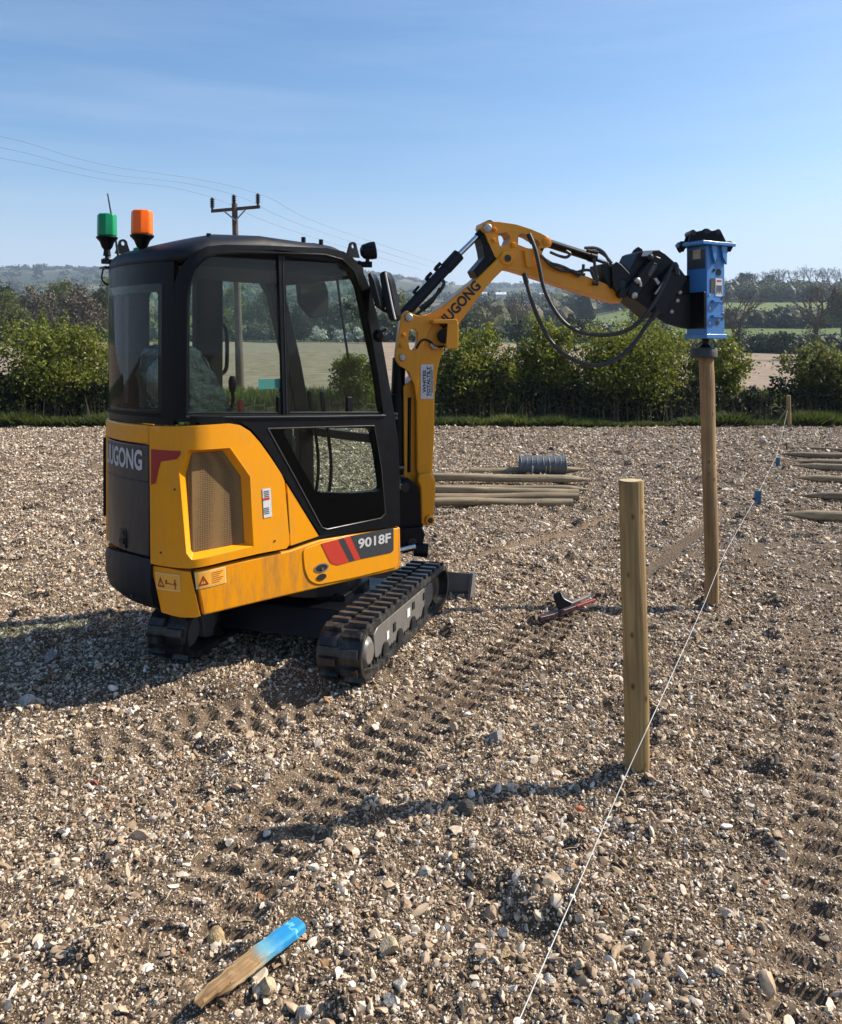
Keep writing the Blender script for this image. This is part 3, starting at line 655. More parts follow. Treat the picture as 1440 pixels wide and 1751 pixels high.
prof = [(.665, -.02), (.664, .012), (.60, .020), (.50, .018), (.43, .0), (.39, -.04), (.365, -.10), (.355, -.2)]
ns = 26
for i in range(ns + 1):
    s = s0 + (s1 - s0) * i / ns
    rows.append([bm.verts.new(cpt(s, z - .05 * max(0, (i / ns - .35)) * (z > .6), o)) for z, o in prof])
for A, B in zip(rows, rows[1:]):
    for j in range(len(prof) - 1): bm.faces.new([A[j], B[j], B[j + 1], A[j + 1]])
bm.faces.new(rows[0]); bm.faces.new(rows[-1][::-1])
cw = obj('counterweight', bm, M['navy'], EX, smooth=50)
bm = bmesh.new(); p = cpt(hit(229, 1012)[0], .445, .014); q = cpt(hit(229, 1012)[0], .445, .0); cyl(bm, q, p, .012, seg=12); obj('drain_hole', bm, M['blackink'], cw)
bm = bmesh.new(); box(bm, X, -.95, .24, -.44, .44, .40, .62); obj('belly_plate', bm, M['steel'], EX)

# ---------------- engine bay: yellow cover with mesh grille, hood, rear band
cover = hits([(259, 728), (300, 729), (350, 727), (392, 724), (409, 727), (425, 737), (442, 756), (462, 784), (479, 810), (484, 822), (487, 850), (492, 912), (493, 930), (488, 937), (440, 946), (380, 960), (325, 971), (290, 968), (261, 963)])
rim = hits([(323.3, 769), (390.7, 765.6), (425, 815), (430.7, 933.5), (327.9, 956.4), (320, 945), (308.5, 808)])
rim2 = hits([(327.5, 776), (385.5, 771.5), (416.3, 815.5), (423, 929.5), (330, 947), (326, 942), (316, 812)])
cov = shell('engine_cover', cover, M['yellow'], holes=[rim], off=.014, solid=.05, bevel=.014, seg=3)
bm = bmesh.new(); A = [bm.verts.new(cpt(s, z, .016)) for s, z in rim]; B = [bm.verts.new(cpt(s, z, -.03)) for s, z in rim2]
A0 = [bm.verts.new(cpt(s + (s - np.mean([r[0] for r in rim])) * .03, z + (z - np.mean([r[1] for r in rim])) * .03, .0145)) for s, z in rim]
for i in range(len(rim)):
    j = (i + 1) % len(rim); bm.faces.new([A[i], A[j], B[j], B[i]]); bm.faces.new([A0[i], A0[j], A[j], A[i]])
obj('grille_frame', bm, M['yellow'], cov, bevel=.008, smooth=60)
bm = bmesh.new(); bm.faces.new([bm.verts.new(cpt(s, z, -.028)) for s, z in rim2]); bmesh.ops.triangulate(bm, faces=bm.faces); gr = obj('mesh_grille', bm, M['mesh'], cov, smooth=0)
# holes of the perforated sheet and the shroud seen behind it belong to the sheet's material
n, l = M['mesh'].node_tree.nodes, M['mesh'].node_tree.links; b = n['Principled BSDF']
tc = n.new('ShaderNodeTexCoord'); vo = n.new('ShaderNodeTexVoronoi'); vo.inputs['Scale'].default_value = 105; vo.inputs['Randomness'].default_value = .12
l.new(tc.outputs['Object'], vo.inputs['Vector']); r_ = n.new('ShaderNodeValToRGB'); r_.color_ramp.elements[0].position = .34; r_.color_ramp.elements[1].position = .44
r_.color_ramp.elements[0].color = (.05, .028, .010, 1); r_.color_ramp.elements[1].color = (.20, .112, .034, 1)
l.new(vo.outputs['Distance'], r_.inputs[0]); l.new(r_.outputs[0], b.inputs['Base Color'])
lab = shell('service_label', hits([(448, 836), (462, 834), (465, 883), (451, 886)], .014), M['white'], off=.017, solid=0, bevel=0, parent=cov)
shell('label_stripe', hits([(450, 852), (461, 850), (461.5, 854), (450.5, 856)], .018), M['redvinyl'], off=.0185, solid=0, bevel=0, parent=cov)
for y in (840, 869):
    for k in range(4): shell('label_print', hits([(451 + .3 * k, y + 3 * k), (460 + .3 * k, y - 1.6 + 3 * k), (460 + .3 * k, y - .2 + 3 * k), (451 + .3 * k, y + 1.4 + 3 * k)], .018), M['charcoal'], off=.0185, solid=0, bevel=0, parent=cov)
shell('red_decal', hits([(259, 768), (310, 771), (308, 779), (303, 785), (276, 789), (272, 802), (267, 826), (259, 829)], .014), M['darkred'], off=.0165, solid=0, bevel=0, parent=cov)
shell('engine_cover', [(hit(480, 900)[0], .66), (hit(395, 900)[0], 1.36), (hit(262, 900)[0], 1.36), (hit(262, 900)[0], .66)], M['yellow'], off=.014, solid=.05, bevel=.014, mirror=True)
shell('side_panel', hits([(490.5, 826), (546, 917), (520, 926), (496.5, 934), (495, 905)]), M['yellow'], off=0, solid=.03, bevel=.004)
bm = bmesh.new(); pts = [cpt(*hit(u, v), .006) for u, v in ((487, 845), (490, 880), (492.5, 911))]; tube(bm, pts, .007); obj('cover_hinge', bm, M['black'], EX)
sh0, sh1 = hit(258, 800)[0], STOT - hit(258, 800)[0]
band = shell('rear_band', [(sh0 + .003, 1.362), (sh1, 1.362), (sh1, 1.262), (sh0 + .003, 1.262)], M['yellow'], off=.014, solid=.05, bevel=.012)
hood = shell('engine_hood', [(sh0 + .006, 1.256), (sh1 - .006, 1.256), (sh1 - .006, .672), (sh0 + .006, .672)], M['hood'], off=.010, solid=.05, bevel=.010)
zz = 1.065
for s_a, s_b in ((sh0 + .01, sh1 - .01),):
    bm = bmesh.new(); tube(bm, [cpt(s_a + (s_b - s_a) * i / 24, zz - .0 * i, .009) for i in range(25)], .0045, 6); obj('hood_seam', bm, M['blackink'], hood)
sA = hit(243.5, 800, .01)[0]
text_obj('lettering', 'LIUGONG', .145, lambda x, y: cpt(sA + .475 - x, 1.125 + y, .0125), M['letter'], hood, bold=.030, width=.475)
s_l = hit(224, 910, .01)[0]
bm = bmesh.new(); LF = lambda a, b, c: cpt(s_l + a, b, c)
prism(bm, LF, rounded([(.05, .685), (.125, .685), (.125, .79), (.05, .79)], .015), .009, .013); lt = obj('latch_recess', bm, M['blackink'], hood)
bm = bmesh.new(); prism(bm, LF, rounded([(.06, .71), (.11, .71), (.11, .735), (.06, .735)], .006), .013, .024); obj('hood_latch', bm, M['black'], hood, bevel=.003)
bm = bmesh.new(); tube(bm, smooth_path([cpt(s_l + .112, .77, .014), cpt(s_l + .08, .775, .02), cpt(s_l + .054, .76, .02), cpt(s_l + .05, .69, .014)], 5), .004, 6); obj('latch_loop', bm, M['black'], hood)
bm = bmesh.new(); sx = STOT * .5 + .33; HF = lambda a, b, c: cpt(sx + a, b, c); box(bm, HF, 0, .05, .80, 1.25, .0, .03); obj('grab_rail', bm, M['black'], EX, bevel=.006)

for u, v in ((299, 837), (470, 925), (275, 945)):
    s_, z_ = hit(u, v, .015); bm = bmesh.new(); cyl(bm, cpt(s_, z_, .010), cpt(s_, z_, .0175), .0055, seg=8); obj('cover_screw', bm, M['steel'], cov)
# decals of the skirt
def dec(name, pts, m, off=.0085, parent=EX): return shell(name, hits(pts, off), m, off=off, solid=0, bevel=0, parent=parent)
dec('red_stripe', [(549, 929.5), (577.6, 922.5), (597, 961), (577.6, 966.6), (567, 963.5), (563, 958)], M['redvinyl'])
dec('black_stripe', [(578.3, 922.2), (587.4, 919.6), (606.4, 958.6), (597.8, 960.8)], M['charcoal'])
dec('red_stripe', [(588, 919.4), (598.6, 916.7), (616.6, 956), (607, 958.4)], M['redvinyl'])
dec('model_plate', [(599.2, 916.4), (673, 902), (673, 941), (669, 945), (617.4, 955.8)], M['charcoal'])
s_t, z_t = hit(612.5, 936, .011); e_t = hit(668.5, 925.5, .011)[0]
text_obj('model_number', '9018F', .078, lambda x, y: cpt(s_t - x, z_t - .006 + y, .0105), M['letter'], EX, bold=.028, width=abs(s_t - e_t))
for (u, v, a, b) in ((550, 971, 8, 6), (550, 986.5, 6.5, 5.5)):
    s_, z_ = hit(u, v, .008); d_ = cpt(s_, z_).y / FPX
    k = 1.55
    el = [(s_ + a * k * d_ * math.cos(t), z_ + b * d_ * math.sin(t)) for t in [2 * math.pi * i / 16 for i in range(16)]]
    if b == 6: shell('key_ring', [(s_ + (q[0] - s_) * 1.25, z_ + (q[1] - z_) * 1.3) for q in el], M['bolt'], off=.009, solid=0, bevel=0)
    shell('skirt_hole', el, M['blackink'], off=.0105, solid=0, bevel=0)
bm = bmesh.new(); s_, z_ = hit(551, 973, .01); cyl(bm, cpt(s_, z_, .008), cpt(s_, z_, .016), .009, seg=10); obj('key_lock', bm, M['chrome'], EX)
# two warning labels: border, triangle, figure
def wlabel(corners, fig, off):
    c = hits(corners, off); P = lambda a, b: tuple((c[0][k] * (1 - a) + c[1][k] * a) * (1 - b) + (c[3][k] * (1 - a) + c[2][k] * a) * b for k in (0, 1))
    base = shell('warning_label', [P(0, 0), P(1, 0), P(1, 1), P(0, 1)], M['label_line'], off=off, solid=0, bevel=0)
    shell('label_field', [P(.04, .06), P(.96, .06), P(.96, .94), P(.04, .94)], M['amber_label'], off=off + .0012, solid=0, bevel=0, parent=base)
    def pg(name, pts): shell(name, [P(*p) for p in pts], M['darkred'], off=off + .0024, solid=0, bevel=0, parent=base)
    shell('warning_triangle', [P(.08, .82), P(.24, .22), P(.40, .82)], M['darkred'], holes=[[P(.145, .74), P(.24, .39), P(.335, .74)]], off=off + .0024, solid=0, bevel=0, parent=base)
    pg('exclamation_mark', [(.225, .46), (.255, .46), (.247, .62), (.233, .62)])
    pg('exclamation_mark', [(.228, .66), (.252, .66), (.252, .71), (.228, .71)])
    if fig:
        pg('figure_print', [(.78, .45), (.86, .45), (.88, .65), (.84, .65), (.84, .88), (.80, .88), (.80, .65), (.76, .65)]); pg('figure_print', [(.79, .30), (.85, .30), (.85, .42), (.79, .42)])
        pg('figure_print', [(.48, .52), (.74, .56), (.74, .62), (.48, .58)]); pg('figure_print', [(.44, .40), (.50, .34), (.52, .44), (.48, .66), (.44, .62)])
    else:
        for k in range(6): pg('label_print', [(.50, .18 + .12 * k), (.9 - .07 * (k % 3), .18 + .12 * k), (.9 - .07 * (k % 3), .215 + .12 * k), (.50, .215 + .12 * k)])
wlabel([(265, 977), (307, 983.5), (308.5, 1012), (268, 1007)], True, .003)
wlabel([(333, 979.5), (386, 968.5), (387.5, 996), (335.5, 1008)], False, .003)

# ---------------- cab
FO = .004
out_px = [(684.5, 899), (683, 800), (681, 750), (670, 680), (659, 615), (645, 540), (633, 492), (620, 462), (604, 441), (588, 430), (560, 424), (450, 419.5), (385, 418), (355, 421), (335, 430), (317, 446), (304, 466), (298, 485), (297, 715), (299, 721), (350, 722), (395, 720), (412, 723), (430, 734), (447, 754), (468, 785), (489, 820), (548, 915.5), (600, 910)]
hole_up = [(319, 711), (320, 520), (323, 490), (333, 461), (350, 442), (372, 434), (400, 432), (480, 433), (556, 436), (585, 444), (604, 463), (617, 497), (632, 560), (646, 640), (655, 706), (651, 711)]
hole_lo = [(484, 738), (489, 733.5), (560, 732), (632, 732), (640, 738), (648, 785), (654, 830), (653, 836), (645, 840), (600, 843), (548, 842), (538, 838), (510, 790)]
OUT, HU, HL = hits(out_px, FO), hits(hole_up, FO), hits(hole_lo, FO)
OUT_R, HU_R, HL_R = OUT, HU, HL
LS = lambda pts: [(.278 - f, z) for f, z in pts]
OUT_L = LS([(.27, .655), (.27, 1.2), (.167, 1.68), (.075, 2.03), (-.005, 2.24), (-.07, 2.32), (-.2, 2.35), (-.95, 2.335), (-1.1, 2.28), (-1.16, 2.2), (-1.16, 1.37), (-.60, 1.37), (-.60, .655)])
HU_L = LS([(-.52, .80), (-.56, 1.40), (-.93, 1.42), (-.93, 2.08), (-.86, 2.24), (-.14, 2.25), (-.02, 2.06), (.08, 1.66), (.17, 1.2), (.18, .80)])
HL_L = LS([(-1.12, 1.44), (-1.12, 2.08), (-1.07, 2.08), (-1.07, 1.44)])
for mir in (False, True):
    OUT, HU, HL = (OUT_L, HU_L, HL_L) if mir else (OUT_R, HU_R, HL_R)
    fr = shell('cab_side_frame', OUT, M['black'], holes=[HU, HL], off=FO, solid=.055, bevel=.008, mirror=mir)
    shell('side_window', hits([(312, 716), (312, 480), (335, 445), (380, 428), (560, 430), (600, 445), (625, 500), (662, 714)]), M['glass'], off=-.028, solid=0, bevel=0, mirror=mir, parent=fr)
    shell('lower_window', hits([(470, 728), (645, 726), (662, 846), (536, 850)]) if not mir else LS([(-.55, .75), (-.55, 1.38), (.16, 1.38), (.22, .75)]), M['glass'], off=-.028, solid=0, bevel=0, mirror=mir, parent=fr)
    if not mir:
        wedge = hits([(459, 734), (640, 729), (651, 800), (658, 877), (650, 885), (560, 904), (551, 901), (506, 818)], FO)
        shell('door_glass', wedge, M['blackglass'], holes=[HL], off=FO + .003, solid=0, bevel=0, parent=fr)
    # rubber seals round the openings
    for loop, rr, m in ((HU, .007, 'black'), (HL if mir else hits([(458, 733), (640, 728), (652, 800), (659, 878), (651, 886), (560, 905), (550, 902), (505, 818)], FO), .004, 'hood')):
        bm = bmesh.new(); tube(bm, [cpt(STOT - s if mir else s, z, FO + .001) for s, z in loop + loop[:1]], rr, 6); obj('window_seal', bm, M[m], fr)
    G = lambda a, b, c: cpt(STOT - a if mir else a, b, c)
    if mir: continue
    st = hits([(478, 434), (490, 434), (499, 711), (486, 711)], 0)
    bm = bmesh.new(); prism(bm, G, st, -.034, -.012); obj('window_stile', bm, M['black'], fr, bevel=.003)
    sl = hits([(320, 705), (655, 704), (656, 716), (319, 716)], 0)
    bm = bmesh.new(); prism(bm, G, sl, -.04, .0); obj('window_track', bm, M['black'], fr, bevel=.003)
    if not mir:
        for u in (483, 602):
            cl = hits([(u - 4, 679), (u + 4, 679), (u + 4, 706), (u - 4, 706)], 0); bm = bmesh.new(); prism(bm, G, cl, -.045, -.02); obj('window_catch', bm, M['black'], fr, bevel=.003)
        shell('teal_sticker', hits([(442, 648.5), (486, 647), (486, 663.5), (442.5, 665.5)], -.03), M['teal'], off=-.031, solid=0, bevel=0, parent=fr)
        # sliding pane's bright front edge
        e = hits([(485, 436), (491, 709)], 0); bm = bmesh.new(); tube(bm, [G(e[0][0], e[0][1], -.011), G(e[1][0] - .006, e[1][1], -.011)], .003, 5); obj('pane_edge', bm, M['navy'], fr)
    sill = hits([(318, 713), (400, 714), (548, 713), (658, 711)], FO); bm = bmesh.new(); tube(bm, [G(s, z, FO + .004) for s, z in sill], .008, 6); obj('sill_trim', bm, M['navy'], fr)
sR = hit(297.5, 600)[0]; rear = [(sR, 1.368), (STOT - sR, 1.368), (STOT - sR, 2.212), (sR, 2.212)]
sW = hit(270, 600)[0]; rw = [(sW, 1.44), (STOT - sW, 1.44), (STOT - sW, 2.06), (sW, 2.06)]
rf = shell('rear_frame', rear, M['black'], holes=[rounded(rw, .03)], off=0, solid=.05, bevel=.006)
shell('rear_window', [(sW - .03, 1.40), (STOT - sW + .03, 1.40), (STOT - sW + .03, 2.10), (sW - .03, 2.10)], M['glass'], off=.004, solid=0, bevel=0, parent=rf)
for pts in ([(sW - .02, 1.405), (STOT - sW + .02, 1.405), (STOT - sW + .02, 1.425), (sW - .02, 1.425)],): shell('window_border', pts, M['interior'], off=.006, solid=0, bevel=0, parent=rf)
# roof: stacked outlines
def roof_loop(z, ins):
    pts = [(p.x, p.y) for p in CV if p.x < -.1]; fr_ = -.02 - ins * .8
    pts = [(fr_ - .10, -.5)] + pts[0:] + [(fr_ - .10, .5), (fr_ - .02, .42), (fr_, .25), (fr_, -.25), (fr_ - .02, -.42)]
    out = []
    for a, b in pts:
        bb = b * (1 - ins / .5 * .98) - (.004 if b > 0 else -.004); aa = -.62 + (a + .62) * (1 - ins / .66) if a < -.62 else a
        k = float(sst(-.80, -1.28, aa)); kf = float(sst(-.38, .02, aa))
        out.append(X(aa, bb, z - .085 * k - .09 * kf * kf))
    return out
bm = bmesh.new(); rows = [[bm.verts.new(p) for p in roof_loop(z, i)] for z, i in ((2.285, .012), (2.30, .0), (2.325, .0), (2.352, .010), (2.374, .035), (2.389, .085), (2.399, .17), (2.403, .30))]
for A, B in zip(rows, rows[1:]):
    for i in range(len(A)): bm.faces.new([A[i], A[(i + 1) % len(A)], B[(i + 1) % len(A)], B[i]])
bm.faces.new(rows[-1]); bm.faces.new(rows[0][::-1])
roof = obj('cab_roof', bm, M['navy'], EX, smooth=50)
bm = bmesh.new(); box(bm, X, -1.12, -.12, -.42, .42, 2.20, 2.26); obj('roof_lining', bm, M['interior'], EX)
# front of the cab: pillars, cross bars, panes
fp = [on_side(u, v, -.5) for u, v in ((684, 899), (682, 752), (659, 615), (633, 492), (612, 448))]
for sgn in (1, -1):
    bm = bmesh.new(); XF = lambda a, b, c: X(a, c, b)
    prism(bm, XF, [(a, b) for a, b in fp] + [(a - (.06 if sgn < 0 else .12), b) for a, b in fp[::-1]], sgn * .49, sgn * .41); obj('front_pillar', bm, M['black'], EX, bevel=.01)
def fbar(name, z0, z1, m, t=.04):
    def fx(z):
        for (a, b), (c, d) in zip(fp, fp[1:]):
            if b <= z <= d: return a + (c - a) * (z - b) / (d - b)
        return fp[0][0] if z < fp[0][1] else fp[-1][0]
    zs = sorted({z0, z1, *[z for _, z in fp if z0 < z < z1]}); bm = bmesh.new()
    if t: prism(bm, XF, [(fx(z) - .004, z) for z in zs] + [(fx(z) - t, z) for z in zs[::-1]], -.414, .414)
    else:
        vs = [(bm.verts.new(X(fx(z) - .02, -.414, z)), bm.verts.new(X(fx(z) - .02, .414, z))) for z in zs]
        for a, b in zip(vs, vs[1:]): bm.faces.new([a[0], a[1], b[1], b[0]])
    return obj(name, bm, m, EX, smooth=0)
fbar('front_bar', .655, .76, M['black']); fbar('front_bar', 1.16, 1.215, M['black']); fbar('front_bar', 2.19, 2.30, M['black'])
fbar('windscreen', 1.215, 2.19, M['glass'], 0); fbar('lower_windscreen', .76, 1.16, M['glass'], 0)
bm = bmesh.new(); box(bm, X, -1.0, .26, -.44, .44, .64, .70); obj('cab_floor', bm, M['floor_mat'], EX)
bm = bmesh.new(); box(bm, X, -1.1, -.50, -.42, .42, .70, 1.16); obj('seat_box', bm, M['interior'], EX, bevel=.01)
# seat under clear plastic wrap
bm = bmesh.new(); SB = lambda a, b, c: X(a, c, b)
back = [on_side(u, v, -.24) for u, v in ((300, 715), (296, 640), (306, 596), (322, 588), (338, 596), (352, 614), (368, 640), (382, 664), (394, 690), (398, 715))]
prism(bm, SB, back, -.24, .22); bmesh.ops.subdivide_edges(bm, edges=bm.edges[:], cuts=2, use_grid_fill=True)
for v in bm.verts: v.co += Vector((random.uniform(-1, 1), random.uniform(-1, 1), random.uniform(-1, 1))) * .008
st_ = obj('seat_back', bm, M['plastic_wrap'], EX, bevel=.02, smooth=60)
bm = bmesh.new(); box(bm, X, -.80, -.32, -.25, .25, 1.12, 1.25); obj('seat_cushion', bm, M['plastic_wrap'], EX, bevel=.03)
for sgn in (1, -1):
    bm = bmesh.new(); box(bm, X, -.72, -.42, sgn * .30 - .06, sgn * .30 + .06, 1.15, 1.36); obj('control_console', bm, M['interior'], EX, bevel=.02)
    p0 = X(-.46, sgn * .30, 1.36); bm = bmesh.new(); tube(bm, smooth_path([p0, X(-.44, sgn * .30, 1.43), X(-.45, sgn * .29, 1.50)], 4), .012); js = obj('joystick', bm, M['black'], EX)
    bm = bmesh.new(); lathe(bm, X(-.45, sgn * .29, 1.49), (0, 0, 1), [(0, .016), (.03, .024), (.07, .026), (.10, .016)], 12); obj('joystick_grip', bm, M['black'], js)
pr = on_side(412, 700, -.36); bm = bmesh.new(); lathe(bm, X(pr[0], -.36, pr[1] - .06), X(-.02, 0, 1) - X(0, 0, 0), [(0, .014), (.03, .017), (.09, .019), (.115, .012)], 10); obj('lever_knob', bm, M['redknob'], EX)
bm = bmesh.new(); h = [on_side(u, v, .40) for u, v in ((372, 556), (378, 553), (385, 560), (388, 575), (388, 620), (385, 634), (378, 639), (368, 640))]
tube(bm, smooth_path([X(a, .40, b) for a, b in h], 4), .013); obj('grab_handle', bm, M['black'], EX)
bm = bmesh.new(); a, b = on_side(345, 500, .44); box(bm, X, a - .06, a + .12, .38, .46, 1.36, 2.25); obj('rear_post', bm, M['interior'], EX, bevel=.01)
# travel levers, foot pedals, monitor, blinds and fittings seen through the glass
for q in (-.07, .07):
    bm = bmesh.new(); tube(bm, smooth_path([X(.02, q, .70), X(.06, q, 1.0), X(.02, q, 1.30), X(.0, q, 1.40)], 5), .011); lv = obj('travel_lever', bm, M['black'], EX)
    bm = bmesh.new(); lathe(bm, X(.0, q, 1.36), (-.1, 0, 1), [(0, .014), (.04, .019), (.12, .017), (.13, .008)], 10); obj('lever_grip', bm, M['black'], lv)
    bm = bmesh.new(); box(bm, X, .02, .16, q * 2.2 - .04, q * 2.2 + .04, .71, .735); obj('pedal', bm, M['interior'], EX, bevel=.004)
bm = bmesh.new(); mo = [on_side(u, v, .30) for u, v in ((508, 476), (552, 478), (560, 500), (560, 538), (534, 546), (512, 520))]; prism(bm, XF, rounded(mo, .03), .28, .33); obj('display_panel', bm, M['interior'], EX, bevel=.01)
for k, pts in enumerate((((360, 452), (385, 445), (400, 455), (395, 464), (362, 464)), ((402, 440), (470, 447), (478, 470), (402, 460)), ((490, 440), (560, 436), (598, 452), (600, 470), (490, 474)))):
    bm = bmesh.new(); poly = [on_side(u, v, .25) for u, v in pts]; prism(bm, XF, poly, .10, .36); obj('roof_fitting', bm, M['interior'], EX, bevel=.008)
bm = bmesh.new(); tube(bm, [X(-.05, -.28, 2.20), X(.03, -.22, 1.98), X(.13, -.16, 1.70)], .008); obj('windscreen_wiper', bm, M['black'], EX)

# ---------------- fittings on the roof
def beacon(u, vtop, vbot, l, wpx, lens, name):
    """rotating beacon on a bracket; l = offset to the left of the machine"""
    f = -1.20; r = ray(u, vbot); p0 = X(f, l, 0); d = p0.y; sc = d / FPX
    z1 = EYE - (vtop - HZ) * sc; z0 = EYE - (vbot - HZ) * sc; rr = wpx * sc / 2; p = Vector(((u - CX) * sc, d, z0)); up = Vector((0, 0, 1))
    bm = bmesh.new(); lathe(bm, p, up, [(-.11, .022), (-.075, .018), (-.06, .03), (-.03, rr * .72), (-.008, rr * 1.08), (0, rr * 1.08)], 20); base = obj('beacon_base', bm, M['black'], EX, bevel=.002)
    bm = bmesh.new(); prof = [(.0, rr * 1.04), (.02, rr * 1.07), (z1 - z0 - .012, rr * 1.04), (z1 - z0, rr * .98)]
    rows_ = [[bm.verts.new(p + up * h + Vector((math.cos(A_), math.sin(A_), 0)) * rq * (1.0 if k_ % 2 else .93)) for k_ in range(8) for A_ in [math.pi * (k_ / 4 + .07)]] for h, rq in prof]
    bm.faces.new(rows_[0][::-1]); bm.faces.new(rows_[-1])
    for Aa, Bb in zip(rows_, rows_[1:]):
        for k_ in range(8): bm.faces.new([Aa[k_], Aa[(k_ + 1) % 8], Bb[(k_ + 1) % 8], Bb[k_]])
    obj('beacon_lens', bm, M[lens], base, bevel=.010, smooth=25, seg=3)
    bm = bmesh.new(); cyl(bm, p - up * .13, p - up * .105, .012, seg=8); cyl(bm, p - up * .155, p - up * .13, .035, seg=6); bx = p - up * .155
    box(bm, lambda a, b, c: bx + f_ * a + l_ * b + up * c, -.03, .09, -.035, .035, -.03, -.018)
    box(bm, lambda a, b, c: bx + f_ * a + l_ * b + up * c, .04, .10, -.05, .05, -.08, -.03); obj('beacon_bracket', bm, M['black'], base)
    bm = bmesh.new(); tube(bm, smooth_path([bx + up * -.02 - f_ * .02, bx - up * .09 - f_ * .03, bx - up * .12 + f_ * .01, bx - up * .07 + f_ * .05], 5), .005, 6); obj('beacon_cable', bm, M['black'], base)
    bm = bmesh.new(); cyl(bm, p - up * .12 + l_ * .05, p - up * .12 - l_ * .05, .004, seg=6); obj('wing_nut', bm, M['bolt'], base)
beacon(183, 366, 405, .31, 33, 'green_lens', 'green'); beacon(243, 360, 402, -.10, 37, 'amber_lens', 'amber')
pa = [Vector(((u - CX) * 4.95 / FPX, 4.95, EYE - (v - HZ) * 4.95 / FPX)) for u, v in ((203, 443), (198, 410), (184, 331))]
bm = bmesh.new(); tube(bm, pa, [.008, .006, .004], 7); obj('antenna', bm, M['black'], EX)
def lug(u, v, f):
    l, z = on_front(u, v, f); bm = bmesh.new(); c = X(f, l, z); fx = lambda a, b, q: c + f_ * a + l_ * q + Vector((0, 0, b))
    ringp = [(.027 * math.cos(t), .006 + .027 * math.sin(t)) for t in [math.pi * i / 10 for i in range(11)]] + [(-.05, -.06), (.05, -.06)]
    prism(bm, fx, ringp, -.008, .008, holes=[[(.014 * math.cos(-t), .006 + .014 * math.sin(-t)) for t in [2 * math.pi * i / 12 for i in range(12)]]]); obj('lifting_eye', bm, M['black'], EX)
lug(210, 418, -1.0); lug(603, 423, -.06)
for u, v in ((357, 403), (519, 409), (549, 413)):
    a, z = on_side(u, v, -.40); bm = bmesh.new(); cyl(bm, X(a, -.40, z - .05), X(a, -.40, z + .012), .013, seg=10); obj('roof_bolt', bm, M['black'], EX)
bm = bmesh.new(); c = at(238, 431, 4.7); lathe(bm, c, (0, 0, 1), [(-.02, .03), (0, .035), (.02, .03), (.03, .01)], 12); obj('green_marker', bm, M['green_lens'], EX)
# work light on the front corner, mirrors on the right front pillar
c = at(632, 429, 5.0); ax = (f_ * .6 - l_ * .8 * .2 + Vector((.1, -.2, .1))).normalized(); bm = bmesh.new(); lathe(bm, c - ax * .035, ax, [(-.02, .02), (-.005, .042), (.04, .052), (.07, .052), (.074, .042)], 16); wl = obj('work_light', bm, M['black'], EX, bevel=.002)
bm = bmesh.new(); tube(bm, smooth_path([c - Vector((.01, 0, .03)), c - Vector((.02, 0, .08)), at(612, 448, 5.0)], 4), .012, 8); cyl(bm, c - Vector((.045, 0, .08)), c - Vector((-.015, 0, .08)), .018, seg=8); obj('light_bracket', bm, M['black'], wl)
def mirror(pts, d, name):
    bm = bmesh.new(); fx = lambda a, b, q: at(a, b, d) + Vector((.25, .97, 0)) * q
    prism(bm, fx, rounded(pts, 9, 5), -.0, .11); m_ = obj(name, bm, M['black'], EX, bevel=.012, smooth=50, seg=3)
    return m_
m1 = mirror([(648, 466), (660, 462), (668, 480), (679, 540), (674, 550), (664, 546), (653, 505)], 5.05, 'wing_mirror')
bm = bmesh.new(); tube(bm, smooth_path([at(659, 466, 5.035), at(664, 490, 5.035), at(670, 520, 5.035), at(676, 546, 5.035)], 4), .006, 6); obj('mirror_rim', bm, M['letter'], m1)
m2 = mirror([(628, 468), (634, 466), (640, 478), (650, 516), (651, 526), (643, 527), (633, 500)], 5.0, 'small_mirror')
bm = bmesh.new(); tube(bm, [at(642, 520, 5.05), at(655, 530, 5.1), at(668, 535, 5.1)], .010, 7); tube(bm, [at(645, 500, 5.05), at(654, 512, 5.08)], .010, 7); obj('mirror_arm', bm, M['black'], EX)
bm = bmesh.new(); lathe(bm, at(646, 574, 5.1), (.3, -1, 0), [(0, .03), (.03, .04), (.06, .02)], 12); tube(bm, [at(648, 570, 5.05), at(656, 566, 5.05), at(661, 562, 5.05)], .006, 6); obj('pillar_lamp', bm, M['black'], EX)

# ---------------- boom, arm, tilting hitch
BA = R(15); B0 = Vector((.05, 5.72, 0)); be, bn = Vector((math.cos(BA), math.sin(BA), 0)), Vector((math.sin(BA), -math.cos(BA), 0))
B = lambda a, b, c: B0 + be * a + bn * c + Vector((0, 0, b))
def bp(u, v, c):
    r = ray(u, v); o = Vector((0, 0, EYE)) - B0; t = (c - o.dot(bn)) / r.dot(bn); p = o + r * t; return p.dot(be), p.z
def bpx(pts, c): return [bp(u, v, c) for u, v in pts]
CB, CA = .085, .07                                              # half widths of boom and arm
def bprism(name, pts, c_near, c_far, m, parent=EX, holes=(), bevel=.006, seg=2):
    bm = bmesh.new(); prism(bm, B, bpx(pts, c_near), c_near, c_far, holes=[bpx(h, c_near) for h in holes]); return obj(name, bm, m, parent, bevel=bevel, seg=seg)
